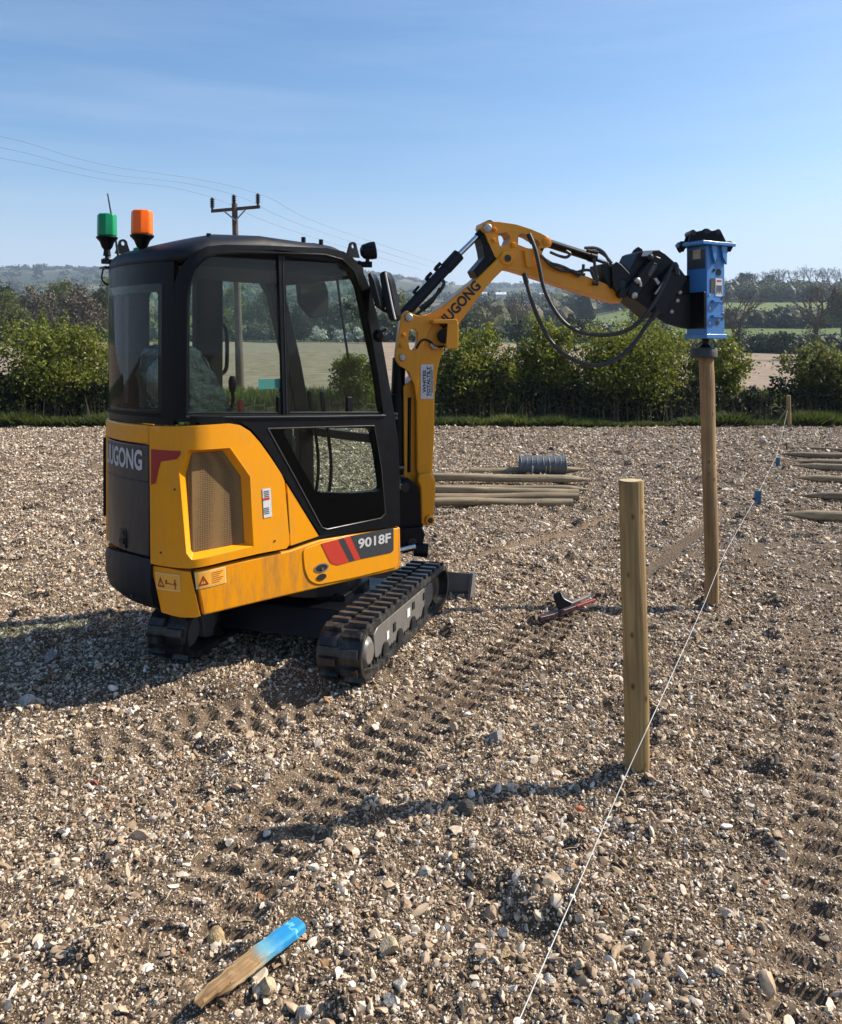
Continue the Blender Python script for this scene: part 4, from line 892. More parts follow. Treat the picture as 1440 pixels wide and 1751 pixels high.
# swing post (king post) and boom foot
bprism('swing_post', [(686, 822), (700, 818), (716, 832), (722, 860), (724, 900), (716, 935), (694, 945), (682, 925), (680, 850)], .11, -.13, M['black'], bevel=.012)
bprism('swing_post_knuckle', [(684, 905), (722, 900), (728, 915), (722, 938), (690, 948), (676, 935)], .15, -.16, M['black'], bevel=.015)
for u, v in ((691, 832), (703, 926)):
    a, b = bp(u, v, .12); bm = bmesh.new(); cyl(bm, B(a, b, .10), B(a, b, .155), .03, seg=14); obj('pivot_pin', bm, M['steel'], EX, bevel=.003)
bm = bmesh.new(); a0, b0 = bp(668, 944, .2); a1, b1 = bp(710, 934, .2); cyl(bm, B(a0, b0, .2), B(a1, b1, .2), .018, seg=12); obj('swing_cylinder_rod', bm, M['chrome'], EX)
a, b = bp(718, 941, .18); bm = bmesh.new(); cyl(bm, B(a - .03, b, .14), B(a + .06, b - .01, .16), .045, seg=14); obj('swing_cylinder_eye', bm, M['black'], EX, bevel=.005)
boom_px = [(721, 897), (715, 868), (712, 835), (716, 812), (713, 805), (712, 660), (714, 622), (719, 590), (730, 562), (749, 531), (780, 505), (815, 477.5), (856, 437), (866, 431), (874, 436), (876, 447), (868, 458), (862, 460), (845, 477), (830.5, 493), (805, 527), (784, 556), (760, 592), (749, 632), (744, 676), (743, 752), (740, 806), (745.5, 824), (745, 850), (742, 882), (737, 896), (729, 899)]
WID = {}
bm = bmesh.new(); prism(bm, B, bpx(boom_px, CB), CB, -CB)
boom = obj('boom', bm, M['yellow'], EX, bevel=.012, seg=3)
# wider foot casting
bprism('boom_foot', [(719, 834), (714, 822), (716, 812), (738, 808), (745.5, 824), (745, 850), (742, 882), (737, 897), (729, 900), (721, 897)], CB + .035, CB + .001, M['yellow'], boom, bevel=.014, seg=3)
bprism('boom_foot', [(713, 834), (708, 822), (710, 812), (734, 808), (742, 824), (741, 850), (738, 882), (733, 897), (725, 900), (717, 897)], -CB - .001, -CB - .05, M['yellow'], boom, bevel=.014, seg=3)
bprism('boom_web', [(716, 640), (690, 660), (691, 800), (690, 822), (696, 818), (716, 834)], .03, -CB - .10, M['yellow'], boom, bevel=.006)
a, b = bp(734.5, 889, CB + .04); bm = bmesh.new(); lathe(bm, B(a, b, CB + .03), bn, [(0, .034), (.015, .034), (.03, .03), (.032, .018)], 18); pn = obj('foot_pin_boss', bm, M['yellow'], boom, bevel=.003)
bm = bmesh.new(); cyl(bm, B(a, b, CB + .05), B(a, b, CB + .064), .019, seg=14); obj('foot_pin', bm, M['blackink'], boom)
# cylinder bracket plates at the bend
plate = [(690.5, 534), (696, 531), (706, 536.5), (716, 540), (726, 539.5), (738, 535), (749, 529), (760, 521), (748, 545), (733, 568), (722, 600), (716, 640), (713, 690), (709, 660), (698, 634), (683, 625), (677, 615), (678, 600), (682, 570), (685, 545)]
slot = [(699, 570), (703, 563), (709, 562.5), (714, 567), (714, 582), (712, 593), (706, 600), (701, 597), (699, 588)]
bprism('bracket_plate', plate, CB + .016, CB - .012, M['yellow'], boom, holes=[slot], bevel=.004)
bprism('bracket_plate', plate, -CB + .012, -CB - .05, M['yellow'], boom, holes=[slot], bevel=.004)
for u, v, r in ((699, 543, .028), (688, 611, .024), (686, 591, .017), (690, 573, .013)):
    a, b = bp(u, v, CB + .016); bm = bmesh.new(); lathe(bm, B(a, b, CB + .016), bn, [(-.02, r), (.008, r), (.014, r * .8), (.014, r * .45), (.022, r * .4)], 16); obj('pin_cap', bm, M['yellow'] if r < .02 else M['bolt'], boom)
# outline of the upper boom's top plate
top_px = [(735, 548), (749, 530), (780, 504), (815, 476.5), (856, 436.5)]
# black cavity between the pivot ears at the boom head
bprism('boom_head_plate', [(810, 462), (829, 440), (826, 420), (836, 415), (848, 432), (850, 440), (816, 474)], CB - .02, -CB + .0, M['black'], boom, bevel=.006)
a, b = bp(866.5, 442, CB); bm = bmesh.new(); lathe(bm, B(a, b, CB - .005), bn, [(0, .05), (.012, .05), (.018, .043), (.018, .03), (.026, .026)], 20); obj('pivot_boss', bm, M['yellow'], boom, bevel=.003)
bm = bmesh.new(); cyl(bm, B(a, b, CB + .018), B(a, b, CB + .024), .024, seg=14); obj('pivot_pin', bm, M['steel'], boom)
# lettering and sign
p0 = bp(757.5, 561, CB); p1 = bp(822, 489, CB); L_ = math.hypot(p1[0] - p0[0], p1[1] - p0[1]); tx, ty = (p1[0] - p0[0]) / L_, (p1[1] - p0[1]) / L_
text_obj('lettering', 'LIUGONG', .095, lambda x, y: B(p0[0] + tx * x - ty * (y - .006), p0[1] + ty * x + tx * (y - .006), CB + .0016), M['blackink'], boom, bold=.040, width=L_)
a, b = bp(719.5, 682, CB + .003); a2, b2 = bp(741, 623, CB + .003)
bm = bmesh.new(); box(bm, B, a, a2, b, b2, CB + .001, CB + .004); sg = obj('sign_plate', bm, M['white'], boom, smooth=0)
for k, (tx_, sz, wd) in enumerate((('WHITES', .034, .15), ('TOTALTILT', .034, .20), ('CONSTRUCTION ATTACHMENTS', .012, .20), ('SALES AND SERVICE', .010, .15))):
    x0 = a + (a2 - a) * (.40, .72, .85, .95)[k]; y0 = (b + b2) / 2 - wd / 2
    text_obj('sign_lettering', tx_, sz, lambda x, y, x0=x0, y0=y0: B(x0 - y * .85, y0 + x, CB + .0055), M['navy'] if k == 1 else M['blackink'], boom, bold=.035, width=wd)
# boom light in its yellow hood
hood_px = [(742, 547), (780, 546), (784, 553), (784, 592), (781, 595), (764, 596), (757, 591)]
bprism('light_guard', [(766, 551), (781, 549.5), (784, 554), (784, 592), (781, 595.5), (765, 596.5), (763, 590)], CB + .10, CB + .085, M['yellow'], boom, bevel=.004)
bprism('light_guard', [(741.5, 547), (780, 545.5), (783, 549), (783, 553), (741, 553)], CB + .10, CB + .0, M['yellow'], boom, bevel=.003)
bprism('light_guard', [(779, 548), (784, 552), (784, 592), (779, 594)], CB + .085, CB - .06, M['yellow'], boom, bevel=.003)
a, b = bp(762, 575, CB + .04); bm = bmesh.new(); lathe(bm, B(a, b, CB + .03), -be * .5 + bn, [(0, .045), (.02, .05), (.04, .048), (.042, .03)], 16); obj('boom_light', bm, M['black'], boom)
cab_px = [(712, 596), (720, 583), (729, 581), (738, 586), (744, 592), (752, 593), (760, 592)]
bm = bmesh.new(); tube(bm, smooth_path([B(*bp(u, v, CB + .02), CB + .02) for u, v in cab_px], 4), .007, 7); obj('light_cable', bm, M['black'], boom)
bm = bmesh.new(); tube(bm, [B(*bp(u, v, CB + .026), CB + .026) for u, v in ((736, 588), (742, 594), (747, 595))], .013, 7); obj('cable_joint', bm, M['bolt'], boom)
# lift cylinder between cab and boom
a0, b0 = bp(680, 812, 0); a1, b1 = bp(681, 700, 0); a2, b2 = bp(684, 612, 0)
bm = bmesh.new(); cyl(bm, B(a0, b0, -.02), B(a1, b1 + .1, -.02), .052, seg=20); lift = obj('lift_cylinder', bm, M['black'], EX, bevel=.004)
bm = bmesh.new(); cyl(bm, B(a1, b1 + .08, -.02), B(a2, b2, -.02), .045, seg=16); obj('cylinder_rod_guard', bm, M['black'], lift)
bm = bmesh.new(); cyl(bm, B(a0 + .07, b0 + .02, .03), B(a1 + .07, b1 + .08, .03), .012, seg=8); obj('cylinder_pipe', bm, M['black'], lift)
for v in (708, 715, 748, 760, 800, 886):
    a, b = bp(672 if v < 780 else 684, v, .1); bm = bmesh.new(); cyl(bm, B(a, b, .08), B(a + .03, b, .1), .010, seg=8); obj('hose_fitting', bm, M['bolt'], EX)
# arm cylinder on top of the boom
c0 = bp(688, 540, 0); c1 = bp(785, 435, 0); c2 = bp(833, 388, 0); V = lambda p, c=0.0: B(p[0], p[1], c)
dv = (V(c1) - V(c0)).normalized()
bm = bmesh.new(); cyl(bm, V(c0), V(c1), .038, seg=22); cyl(bm, V(c1) - dv * .14, V(c1), .043, seg=22); acyl = obj('arm_cylinder', bm, M['navy'], EX, bevel=.004)
bm = bmesh.new(); cyl(bm, V(c1), V(c2), .0185, seg=18); obj('cylinder_rod', bm, M['chrome'], acyl)
bm = bmesh.new(); lathe(bm, V(c2, -.06), bn, [(0, .04), (.12, .04)], 16); cyl(bm, V(c2) - dv * .10, V(c2), .030, seg=14); obj('rod_eye', bm, M['black'], acyl, bevel=.004)
side_n = Vector((0, 0, 1)) * dv.dot(be) - be * dv.z
for t, r in ((.30, .012), (.52, .016), (.68, .016)):
    p = V(c0).lerp(V(c1), t) + side_n * .038; bm = bmesh.new(); cyl(bm, p, p + side_n * .022, r, seg=8); cyl(bm, p + side_n * .015, p + side_n * .015 + dv * .05, r * .8, seg=8); obj('cylinder_port', bm, M['black'], acyl)
bm = bmesh.new(); tube(bm, smooth_path([V(c0).lerp(V(c1), .2) - side_n * .05 + bn * .02, V(c0).lerp(V(c1), .45) - side_n * .07 + bn * .03, V(c0).lerp(V(c1), .60) - side_n * .055 + bn * .04, V(c0).lerp(V(c1), .62) - side_n * .02 + bn * .04], 5), .012, 8)
tube(bm, smooth_path([V(c0).lerp(V(c1), .1) - side_n * .06, V(c0).lerp(V(c1), .35) - side_n * .085, V(c0).lerp(V(c1), .55) - side_n * .06], 5), .010, 8); obj('cylinder_hose', bm, M['hose'], acyl)
# arm (stick)
arm_top = [(824, 388), (826, 380.5), (834, 378.5), (854, 379.2), (883, 383.5), (908, 391.5), (926, 399), (941, 407), (945, 414), (941, 422), (931, 424)]
arm_px = arm_top + [(926, 436), (945, 448), (985, 465), (1020, 479), (1050, 490), (1058, 497), (1064, 512), (1060, 518), (1050, 515), (1000, 500), (950, 484), (906, 469.5), (880, 461.5), (862, 458), (856, 449), (846, 438), (838, 420), (831, 402)]
h1 = [(852.5, 400.5), (856, 399), (868, 398.5), (871, 401), (873, 407), (869.5, 416), (858, 422), (855, 420), (852.5, 410)]
h2 = [(887, 401), (893, 398.5), (906, 403), (922, 413), (924, 420), (914, 427), (898.5, 423), (886, 418)]
arm = bprism('arm', arm_px, CA, -CA, M['yellow'], holes=[h1, h2], bevel=.008)
bprism('arm_hollow_shade', [(829, 392), (836, 412), (848, 438), (858, 450), (846, 452), (830, 440), (822, 405)], CA - .02, -CA - .03, M['black'], arm, bevel=.004)  # solid black block, painting in the shadow of the hollow behind the arm
for u, v, r in ((833.5, 390, .030), (845, 393, .017), (843.5, 411, .015), (866.5, 442, .045), (877, 419, .02), (934, 413, .028)):
    a, b = bp(u, v, CA); bm = bmesh.new(); lathe(bm, B(a, b, CA), bn, [(-.01, r), (.010, r), (.016, r * .8), (.016, r * .5), (.024, r * .45)], 16); obj('pin_boss', bm, M['yellow'] if u not in (833.5, 866.5) else M['bolt'], arm)
bprism('hose_bracket', [(897, 428), (908, 424), (914, 440), (912, 456), (902, 458)], CA + .03, CA + .001, M['yellow'], arm, bevel=.004)
# attachment cylinder on the arm
d0 = bp(938, 416, 0); d1 = bp(1012, 440, 0); d2 = bp(1056, 455, 0); dw = (V(d1) - V(d0)).normalized()
bm = bmesh.new(); cyl(bm, V(d0), V(d1), .031, seg=18); bcyl = obj('hitch_cylinder', bm, M['black'], EX, bevel=.003)
bm = bmesh.new(); cyl(bm, V(d1), V(d2), .018, seg=14); obj('cylinder_rod', bm, M['chrome'], bcyl)
bm = bmesh.new(); cyl(bm, V(d1) - dw * .02, V(d1) + dw * .03, .036, seg=16); obj('cylinder_gland', bm, M['black'], bcyl)
bm = bmesh.new()
for pts in (((941, 431), (955, 437), (968, 440), (975, 434), (968, 429)), ((925, 436), (940, 452), (958, 462), (985, 465), (1000, 470)), ((1000, 424), (1018, 424), (1032, 431), (1042, 447)), ((1016, 441), (1018, 460), (1022, 478), (1016, 487)),
            ((985, 466), (1000, 462), (1012, 464), (1018, 478)), ((1024, 430), (1036, 438), (1046, 450)), ((940, 450), (960, 455), (976, 463), (990, 473)), ((998, 452), (996, 464), (985, 470))):
    tube(bm, smooth_path([B(*bp(u, v, CA + .03), CA + .03) for u, v in pts], 5), .011, 7)
ah = obj('arm_hoses', bm, M['hose'], EX); ah.name = 'hydraulic_hose'
for u, v in ((988, 467), (977, 463), (1018, 430), (1008, 428), (1018, 484)):
    a, b = bp(u, v, CA + .03); bm = bmesh.new(); cyl(bm, B(a - .018, b, CA + .03), B(a + .02, b - .006, CA + .03), .015, seg=8); obj('hose_coupling', bm, M['steel'], EX)
# link plates at the arm end
bprism('link_plate', [(1028, 452), (1040, 449), (1050, 462), (1052, 488), (1046, 494), (1036, 480), (1028, 462)], CA + .02, -CA - .02, M['hitch'], bevel=.005)
bprism('link_plate', [(1046, 455), (1056, 447), (1064, 453), (1078, 468), (1070, 480), (1062, 475), (1062, 498), (1056, 501), (1049, 492)], CA + .045, CA + .02, M['hitch'], bevel=.006)
bprism('link_plate', [(1046, 455), (1056, 447), (1064, 453), (1078, 468), (1070, 480), (1062, 475), (1062, 498), (1056, 501), (1049, 492)], -CA - .02, -CA - .045, M['hitch'], bevel=.006)
a, b = bp(1060, 502, CA); bm = bmesh.new(); cyl(bm, B(a, b, CA + .06), B(a, b, -CA - .06), .035, seg=16); obj('arm_end_pin', bm, M['hitch'], EX, bevel=.004)
# tilting hitch
HN = .15
hitch = bprism('tilt_hitch', [(1075, 468), (1092, 432), (1098, 429), (1128, 427), (1136, 432), (1153, 447), (1166, 462), (1176, 476), (1166, 496), (1152, 502), (1136, 536), (1124, 544), (1108, 528), (1088, 513), (1072, 505), (1070, 490)], HN - .05, -HN, M['hitch'], bevel=.008)
bprism('hitch_ear', [(1067, 458), (1086, 427), (1093, 421.5), (1100, 426), (1098, 436), (1080, 462), (1072, 470)], -.02, -.05, M['hitch'], hitch, bevel=.006)
bprism('hitch_barrel', [(1072, 500), (1078, 488), (1108, 448), (1122, 436), (1132, 440), (1134, 448), (1104, 492), (1092, 508), (1080, 512)], HN - .005, HN - .05, M['hitch'], hitch, bevel=.02, seg=3)
bprism('hitch_plate', [(1136, 470), (1153, 450), (1176, 476), (1158, 502), (1134, 540), (1120, 534), (1122, 508)], HN - .01, HN - .05, M['hitch'], hitch, bevel=.006)
bprism('hitch_cover', [(1108, 464), (1118, 449), (1125, 451), (1124, 458), (1114, 474), (1108, 473)], HN + .0, HN - .02, M['steel'], hitch, bevel=.004)
p0_, p1_ = bp(1111, 471, HN + .002), bp(1121, 453.5, HN + .002); Lr = math.hypot(p1_[0] - p0_[0], p1_[1] - p0_[1]); ex_, ey_ = (p1_[0] - p0_[0]) / Lr, (p1_[1] - p0_[1]) / Lr
for k in range(5):
    q = Lr * k / 5; bm = bmesh.new(); prism(bm, lambda a, b, c: B(p0_[0] + ex_ * a - ey_ * b, p0_[1] + ey_ * a + ex_ * b, c), [(q, -.008), (q + .011, -.008), (q + .011, .012), (q, .012)], HN + .0005, HN + .002); obj('cover_rib', bm, M['frame'], hitch, smooth=0)
for pts in (((1119, 476), (1123, 475), (1129, 483), (1126, 487)), ((1135, 481), (1136.5, 483), (1122, 503), (1120, 502)), ((1101, 430), (1117, 428.5), (1113, 437), (1098, 438))):
    bprism('hitch_decal', pts, HN - .002, HN - .012, M['letter'], hitch, bevel=0)
for u, v in ((1090, 480), (1112, 440), (1085, 505), (1155, 460)):
    a, b = bp(u, v, HN); bm = bmesh.new(); lathe(bm, B(a, b, HN - .02), bn, [(0, .022), (.03, .022), (.036, .012)], 12); obj('hitch_bolt', bm, M['bolt'] if v in (480, 505) else M['steel'], hitch)
bm = bmesh.new(); tube(bm, smooth_path([B(*bp(u, v, HN + .01), HN + .01) for u, v in ((1086, 482), (1090, 478), (1095, 483), (1096, 490))], 4), .010, 7); obj('hitch_hose', bm, M['bolt'], hitch)
# hydraulic hoses that hang from the arm to the hammer
h1p = [(905, 402), (915, 425), (922, 455), (930, 492), (945, 525), (966, 552), (992, 567), (1030, 573), (1064, 568), (1092, 552), (1116, 522), (1138, 482), (1150, 456), (1156, 452), (1158, 468)]
h2p = [(897, 470), (904, 497), (914, 528), (928, 560), (945, 587), (968, 608), (1000, 622), (1030, 624), (1060, 610), (1085, 586), (1106, 556), (1124, 534)]
for k, (pts, cs) in enumerate(((h1p, (.10, .24)), (h2p, (.06, .22)))):
    q = [B(*bp(u, v, cs[0] + (cs[1] - cs[0]) * i / (len(pts) - 1)), cs[0] + (cs[1] - cs[0]) * i / (len(pts) - 1)) for i, (u, v) in enumerate(pts)]
    bm = bmesh.new(); tube(bm, smooth_path(q, 7), .0145, 10); hs = obj('hydraulic_hose', bm, M['hose'], EX)
    for e, f in ((q[0], q[1]), (q[-1], q[-2])):
        bm = bmesh.new(); d = (f - e).normalized(); cyl(bm, e - d * .01, e + d * .06, .019, seg=10); obj('hose_end', bm, M['steel'], hs)

# ================================================================== HYDRAULIC HAMMER + POST BEING DRIVEN
PB = on_ground(1217, 1033); PB.y = 6.12
PBx = (1217 - CX) / FPX * PB.y; PB = Vector((PBx, PB.y, EYE - (1035 - HZ) / FPX * PB.y))
PT = at(1208, 611, 6.17)
HO = at(1207, 585, 6.17); hy = R(30); hr = Vector((math.cos(hy), math.sin(hy), 0)); hn = Vector((math.sin(hy), -math.cos(hy), 0))   # hr: along the wide face, hn: its outward normal
sc = 6.1 / FPX
zpx = lambda v: EYE - (v - HZ) * sc
HW = .093
HC = Vector((at(1206.5, 585, 6.15).x, 6.15, 0))
Hf = lambda a, b, c: HC + hr * a + hn * c + Vector((0, 0, b))
HM = thing('hydraulic_hammer', 'blue box hydraulic hammer with black mounting bracket over the tall post', 'hydraulic hammer', (HC.x, HC.y, zpx(594)))
def hbox(name, a0, a1, v0, v1, c0, c1, m, bevel=.004, parent=HM):
    bm = bmesh.new(); box(bm, Hf, a0, a1, zpx(v1), zpx(v0), c0, c1); return obj(name, bm, M[m], parent, bevel=bevel)
hs_ = hbox('housing', -HW, HW, 421, 573, -HW, HW, 'blue', .006)
bm = bmesh.new(); box(bm, Hf, -HW - .012, HW + .012, zpx(579), zpx(571.5), -HW - .012, HW + .012); obj('bottom_flange', bm, M['blue'], HM, bevel=.004)
bm = bmesh.new(); prism(bm, lambda a, b, c: HC + hr * a + hn * b + Vector((0, 0, c)), [(-.17, -.13), (.17, -.13), (.17, .13), (-.17, .13)], zpx(421), zpx(415)); tp = obj('top_plate', bm, M['blue'], HM, bevel=.004)
for sgn in (1, -1):
    for s2 in (-1, 1):
        c = HC + Vector((sgn * .17, s2 * .03 + .02, zpx(418))); bm = bmesh.new(); lathe(bm, c - Vector((0, 0, .048)), (0, 0, 1), [(0, .008), (.018, .018), (.03, .024), (.06, .026), (.075, .018)], 12); obj('tie_bolt', bm, M['black'], tp)
bm = bmesh.new(); XW = lambda a, b, c: HC + Vector((a, 0, b)) + Vector((0, 1, 0)) * c
prism(bm, XW, [(-.165, zpx(419.5)), (.165, zpx(419.5)), (.165, zpx(414)), (-.165, zpx(414))], -.045, .05); obj('ear_plate', bm, M['blue'], tp, bevel=.004)
for c0 in (-.06, .045):
    bm = bmesh.new(); pr_ = [(-.145, zpx(415)), (-.125, zpx(400)), (-.11, zpx(393.5)), (-.085, zpx(396)), (-.05, zpx(395)), (-.025, zpx(391)), (.0, zpx(391)), (.025, zpx(395)), (.05, zpx(394)), (.07, zpx(391.5)), (.09, zpx(394)), (.125, zpx(411)), (.13, zpx(415))]
    prism(bm, XW, pr_, c0, c0 + .018); obj('head_bracket', bm, M['black'], HM, bevel=.003)
for a, v in ((-.11, 398), (-.012, 396), (.07, 397)):
    bm = bmesh.new(); cyl(bm, XW(a, zpx(v), -.068), XW(a, zpx(v), .072), .021, seg=14); obj('bracket_pin', bm, M['steel'], HM, bevel=.003)
# wide face: gusset, holes, stickers, slots, ribs
def hface(name, pts, m, off=.002, thick=.0, parent=hs_):
    bm = bmesh.new(); prism(bm, Hf, [(a, zpx(v)) for a, v in pts], HW + off - .0015 - thick, HW + off + thick); return obj(name, bm, M[m], parent, smooth=0)
hface('gusset', [(-.06, 421.5), (-.045, 440), (-.02, 452), (-.01, 421.5)], 'blue', .012, .008); hface('gusset', [(.04, 421.5), (.055, 440), (.092, 452), (.097, 421.5)], 'blue', .012, .008)
def disc(a, v, r, m, name, dz=1):
    bm = bmesh.new(); cyl(bm, Hf(a, zpx(v), HW - .001), Hf(a, zpx(v), HW + .004), r, seg=18); obj(name, bm, M[m], hs_, smooth=0)
disc(.0, 446, .014, 'blackink', 'housing_hole'); disc(.03, 466, .024, 'black', 'port_cover'); disc(-.02, 463, .012, 'black', 'port_cover'); disc(.02, 552, .016, 'blackink', 'housing_hole')
hface('rating_label', [(-.005, 476.5), (.065, 476.5), (.065, 507), (-.005, 507)], 'white', .003); hface('label_header', [(.01, 479), (.055, 479), (.055, 482), (.01, 482)], 'redvinyl', .0045)
for k in range(5): hface('label_print', [(.005 + .012 * k, 488), (.010 + .012 * k, 488), (.010 + .012 * k, 503 - 3 * (k % 2)), (.005 + .012 * k, 503 - 3 * (k % 2))], 'hood', .0045)
hface('inspection_plate', [(-.055, 477), (-.006, 477), (-.006, 500), (-.055, 500)], 'hood', .004)
for v in (515.5, 541): hface('housing_rib', [(-.045, v - 1.6), (.045, v - 1.6), (.045, v + 2), (-.045, v + 2)], 'blue', .012, .010)
for v in (505, 528, 553): disc(-.065, v, .008, 'bolt', 'housing_bolt')
hface('rubber_pad', [(.06, 506), (.085, 506), (.085, 518), (.06, 518)], 'charcoal', .004); hface('rubber_pad', [(.06, 536), (.085, 536), (.085, 546), (.06, 546)], 'charcoal', .004)
text_obj('serial_lettering', '125', .028, lambda x, y: Hf(.085 - y * .9, zpx(535) + x, HW + .004), M['letter'], hs_, bold=.02, width=.06)
# narrow left face: dark opening with a pale sticker
def lface(name, pts, m, off=.002):
    bm = bmesh.new(); prism(bm, lambda a, b, c: HC + hn * a - hr * c + Vector((0, 0, b)), [(a, zpx(v)) for a, v in pts], HW + off - .002, HW + off); return obj(name, bm, M[m], hs_, smooth=0)
lface('side_opening', [(-.08, 427), (.08, 427), (.08, 460), (-.08, 460)], 'charcoal'); lface('pale_sticker', [(-.03, 427), (.04, 427), (.04, 443), (-.03, 443)], 'post_end', .004)
bm = bmesh.new(); cyl(bm, Vector((HC.x, HC.y, zpx(600))), Vector((HC.x, HC.y, zpx(578))), .026, seg=18); cyl(bm, Vector((HC.x, HC.y, zpx(594))), Vector((HC.x, HC.y, zpx(589))), .05, .03, seg=18); obj('tool_shaft', bm, M['black'], HM)
CAPC = at(1203.5, 600, 6.16)
bm = bmesh.new(); lathe(bm, Vector((CAPC.x, CAPC.y, zpx(612))), (0, 0, 1), [(0, .090), (.004, .096), (.062, .096), (.072, .09), (.076, .04)], 30); obj('driving_cap', bm, M['cap'], HM, bevel=.003)
# black bracket between hitch and hammer
bprism('hammer_bracket', [(1118, 538), (1136, 512), (1160, 504), (1198, 502), (1198, 559), (1168, 561), (1140, 553)], .10, .07, M['hitch'], HM, bevel=.004)
bprism('hammer_bracket', [(1118, 538), (1136, 512), (1160, 504), (1198, 502), (1198, 559), (1168, 561), (1140, 553)], -.07, -.10, M['hitch'], HM, bevel=.004)
bprism('bracket_web', [(1150, 500), (1166, 470), (1192, 472), (1196, 504), (1196, 557), (1170, 558), (1146, 530)], .068, -.068, M['black'], HM, bevel=.004)
for u, v in ((1158, 514), (1148, 533), (1162, 500)):
    a, b = bp(u, v, .1); bm = bmesh.new(); lathe(bm, B(a, b, .1), bn, [(0, .016), (.012, .016), (.018, .008)], 8); obj('bracket_bolt', bm, M['bolt'], HM)
hbox('mount_plate', -HW - .022, -HW - .001, 500, 562, -.09, .09, 'black')
# ================================================================== POSTS, STRING, PEGS, TOOLS
def post_mesh(L, r, tip=.0, wob=.006, seg=18, seed=0, taper=.0, rows=22):
    """round fence post along +z, cut end at the top, axe point at the bottom"""
    rr = random.Random(seed); bm = bmesh.new(); rws = []; ph = [rr.uniform(0, 6.28) for _ in range(6)]
    for i in range(rows + 1):
        h = L * i / rows; k = min(1.0, .12 + .88 * h / tip) if tip and h < tip else 1.0
        cx = wob * (math.sin(h * 2.1 + ph[0]) + .5 * math.sin(h * 5.3 + ph[1])); cy = wob * (math.sin(h * 1.7 + ph[2]) + .5 * math.sin(h * 4.7 + ph[3]))
        row = []
        for j in range(seg):
            a = 2 * math.pi * j / seg; rad = r * k * (1 - taper * (1 - h / L)) * (1 + .045 * math.sin(2 * a + ph[4] + h) + .035 * math.sin(3 * a + ph[5] - h * 2.2) + .05 * max(0, math.sin(h * 7 + ph[1]) - .8) * 5 * max(0, math.cos(a - ph[0])))
            if tip and h < tip: rad *= 1 + .12 * math.cos(4 * a) * (1 - h / tip)
            row.append(bm.verts.new((cx + rad * math.cos(a), cy + rad * math.sin(a), h)))
        rws.append(row)
    for A, B_ in zip(rws, rws[1:]):
        for j in range(seg): bm.faces.new([A[j], A[(j + 1) % seg], B_[(j + 1) % seg], B_[j]])
    t = bm.faces.new(rws[-1]); t.material_index = 1
    bt = bm.faces.new(rws[0][::-1]); bt.material_index = 1
    bmesh.ops.bevel(bm, geom=list(t.edges), offset=.004, segments=2, affect='EDGES')
    me = bpy.data.meshes.new('fence_post'); bm.to_mesh(me); bm.free(); me.shade_smooth(); me.set_sharp_from_angle(angle=R(45)); return me
def place_post(p0, p1, r, m, seed, label, group, tip=0, wob=.006, name='fence_post', taper=0):
    """post whose bottom (pointed) end is p0 and top end p1"""
    p0, p1 = Vector(p0), Vector(p1); me = post_mesh((p1 - p0).length, r, tip, wob, seed=seed, taper=taper); me.materials.append(M[m]); me.materials.append(M['post_end'])
    o = bpy.data.objects.new(name, me); COL.objects.link(o); o.location = p0
    q = (p1 - p0).to_track_quat('Z', 'Y'); o.rotation_euler = q.to_euler(); return tag(o, label, 'fence post', group)
G1 = 'wooden fence posts standing along the string line'
NB = on_ground(1093, 1328); NBT = at(1078, 821, NB.y)
d_ = (NBT - NB).normalized(); place_post(NB - d_ * .06, NBT, .0485, 'post', 5, 'short fat driven post standing alone in the foreground beside the string', G1, wob=.005)
pd = (PT - PB).normalized(); place_post(PB - pd * .12, PT, .0515, 'post_brown', 9, 'tall brown post standing upright under the blue hammer', G1, wob=.004)
FB = on_ground(1350, 730); FT = at(1349, 676, FB.y)
place_post(FB - Vector((0, 0, .05)), FT, .048, 'post', 12, 'small far post by the hedge where the string ends', G1)
bm = bmesh.new(); tube(bm, smooth_path([FT + Vector((-.03, -.05, -.25)), FB + Vector((-.38, -.12, .02))], 2), .012, 6)
o = obj('post_strut', bm, M['post_old']); tag(o, 'thin pale strut leaning against the far post by the hedge', 'wooden strut')
# string
pts = [at(870, 1790, 1.98), at(885, 1751, 2.06), at(1062, 1345, 3.16), at(1081, 1302, 3.26), at(1105, 1250, 3.36), at(1135, 1185, 3.8), at(1205, 1031, 5.72), at(1214, 1008, 5.88), at(1228, 973, 6.05), at(1240, 945, 6.6), at(1290, 856, 9.9), at(1328, 780, 13.3), at(1347, 702, FB.y - .08)]
for p in pts: p.z = max(p.z, gz(p.x, p.y) + .015)
bm = bmesh.new(); tube(bm, pts, [.0016] * 2 + [.0016] * 4 + [.0017, .0017, .0017, .0017, .0018, .002, .0022], 6)
o = obj('string_line', bm, M['letter']); tag(o, 'white setting out string stretched low across the stones past the posts', 'string')
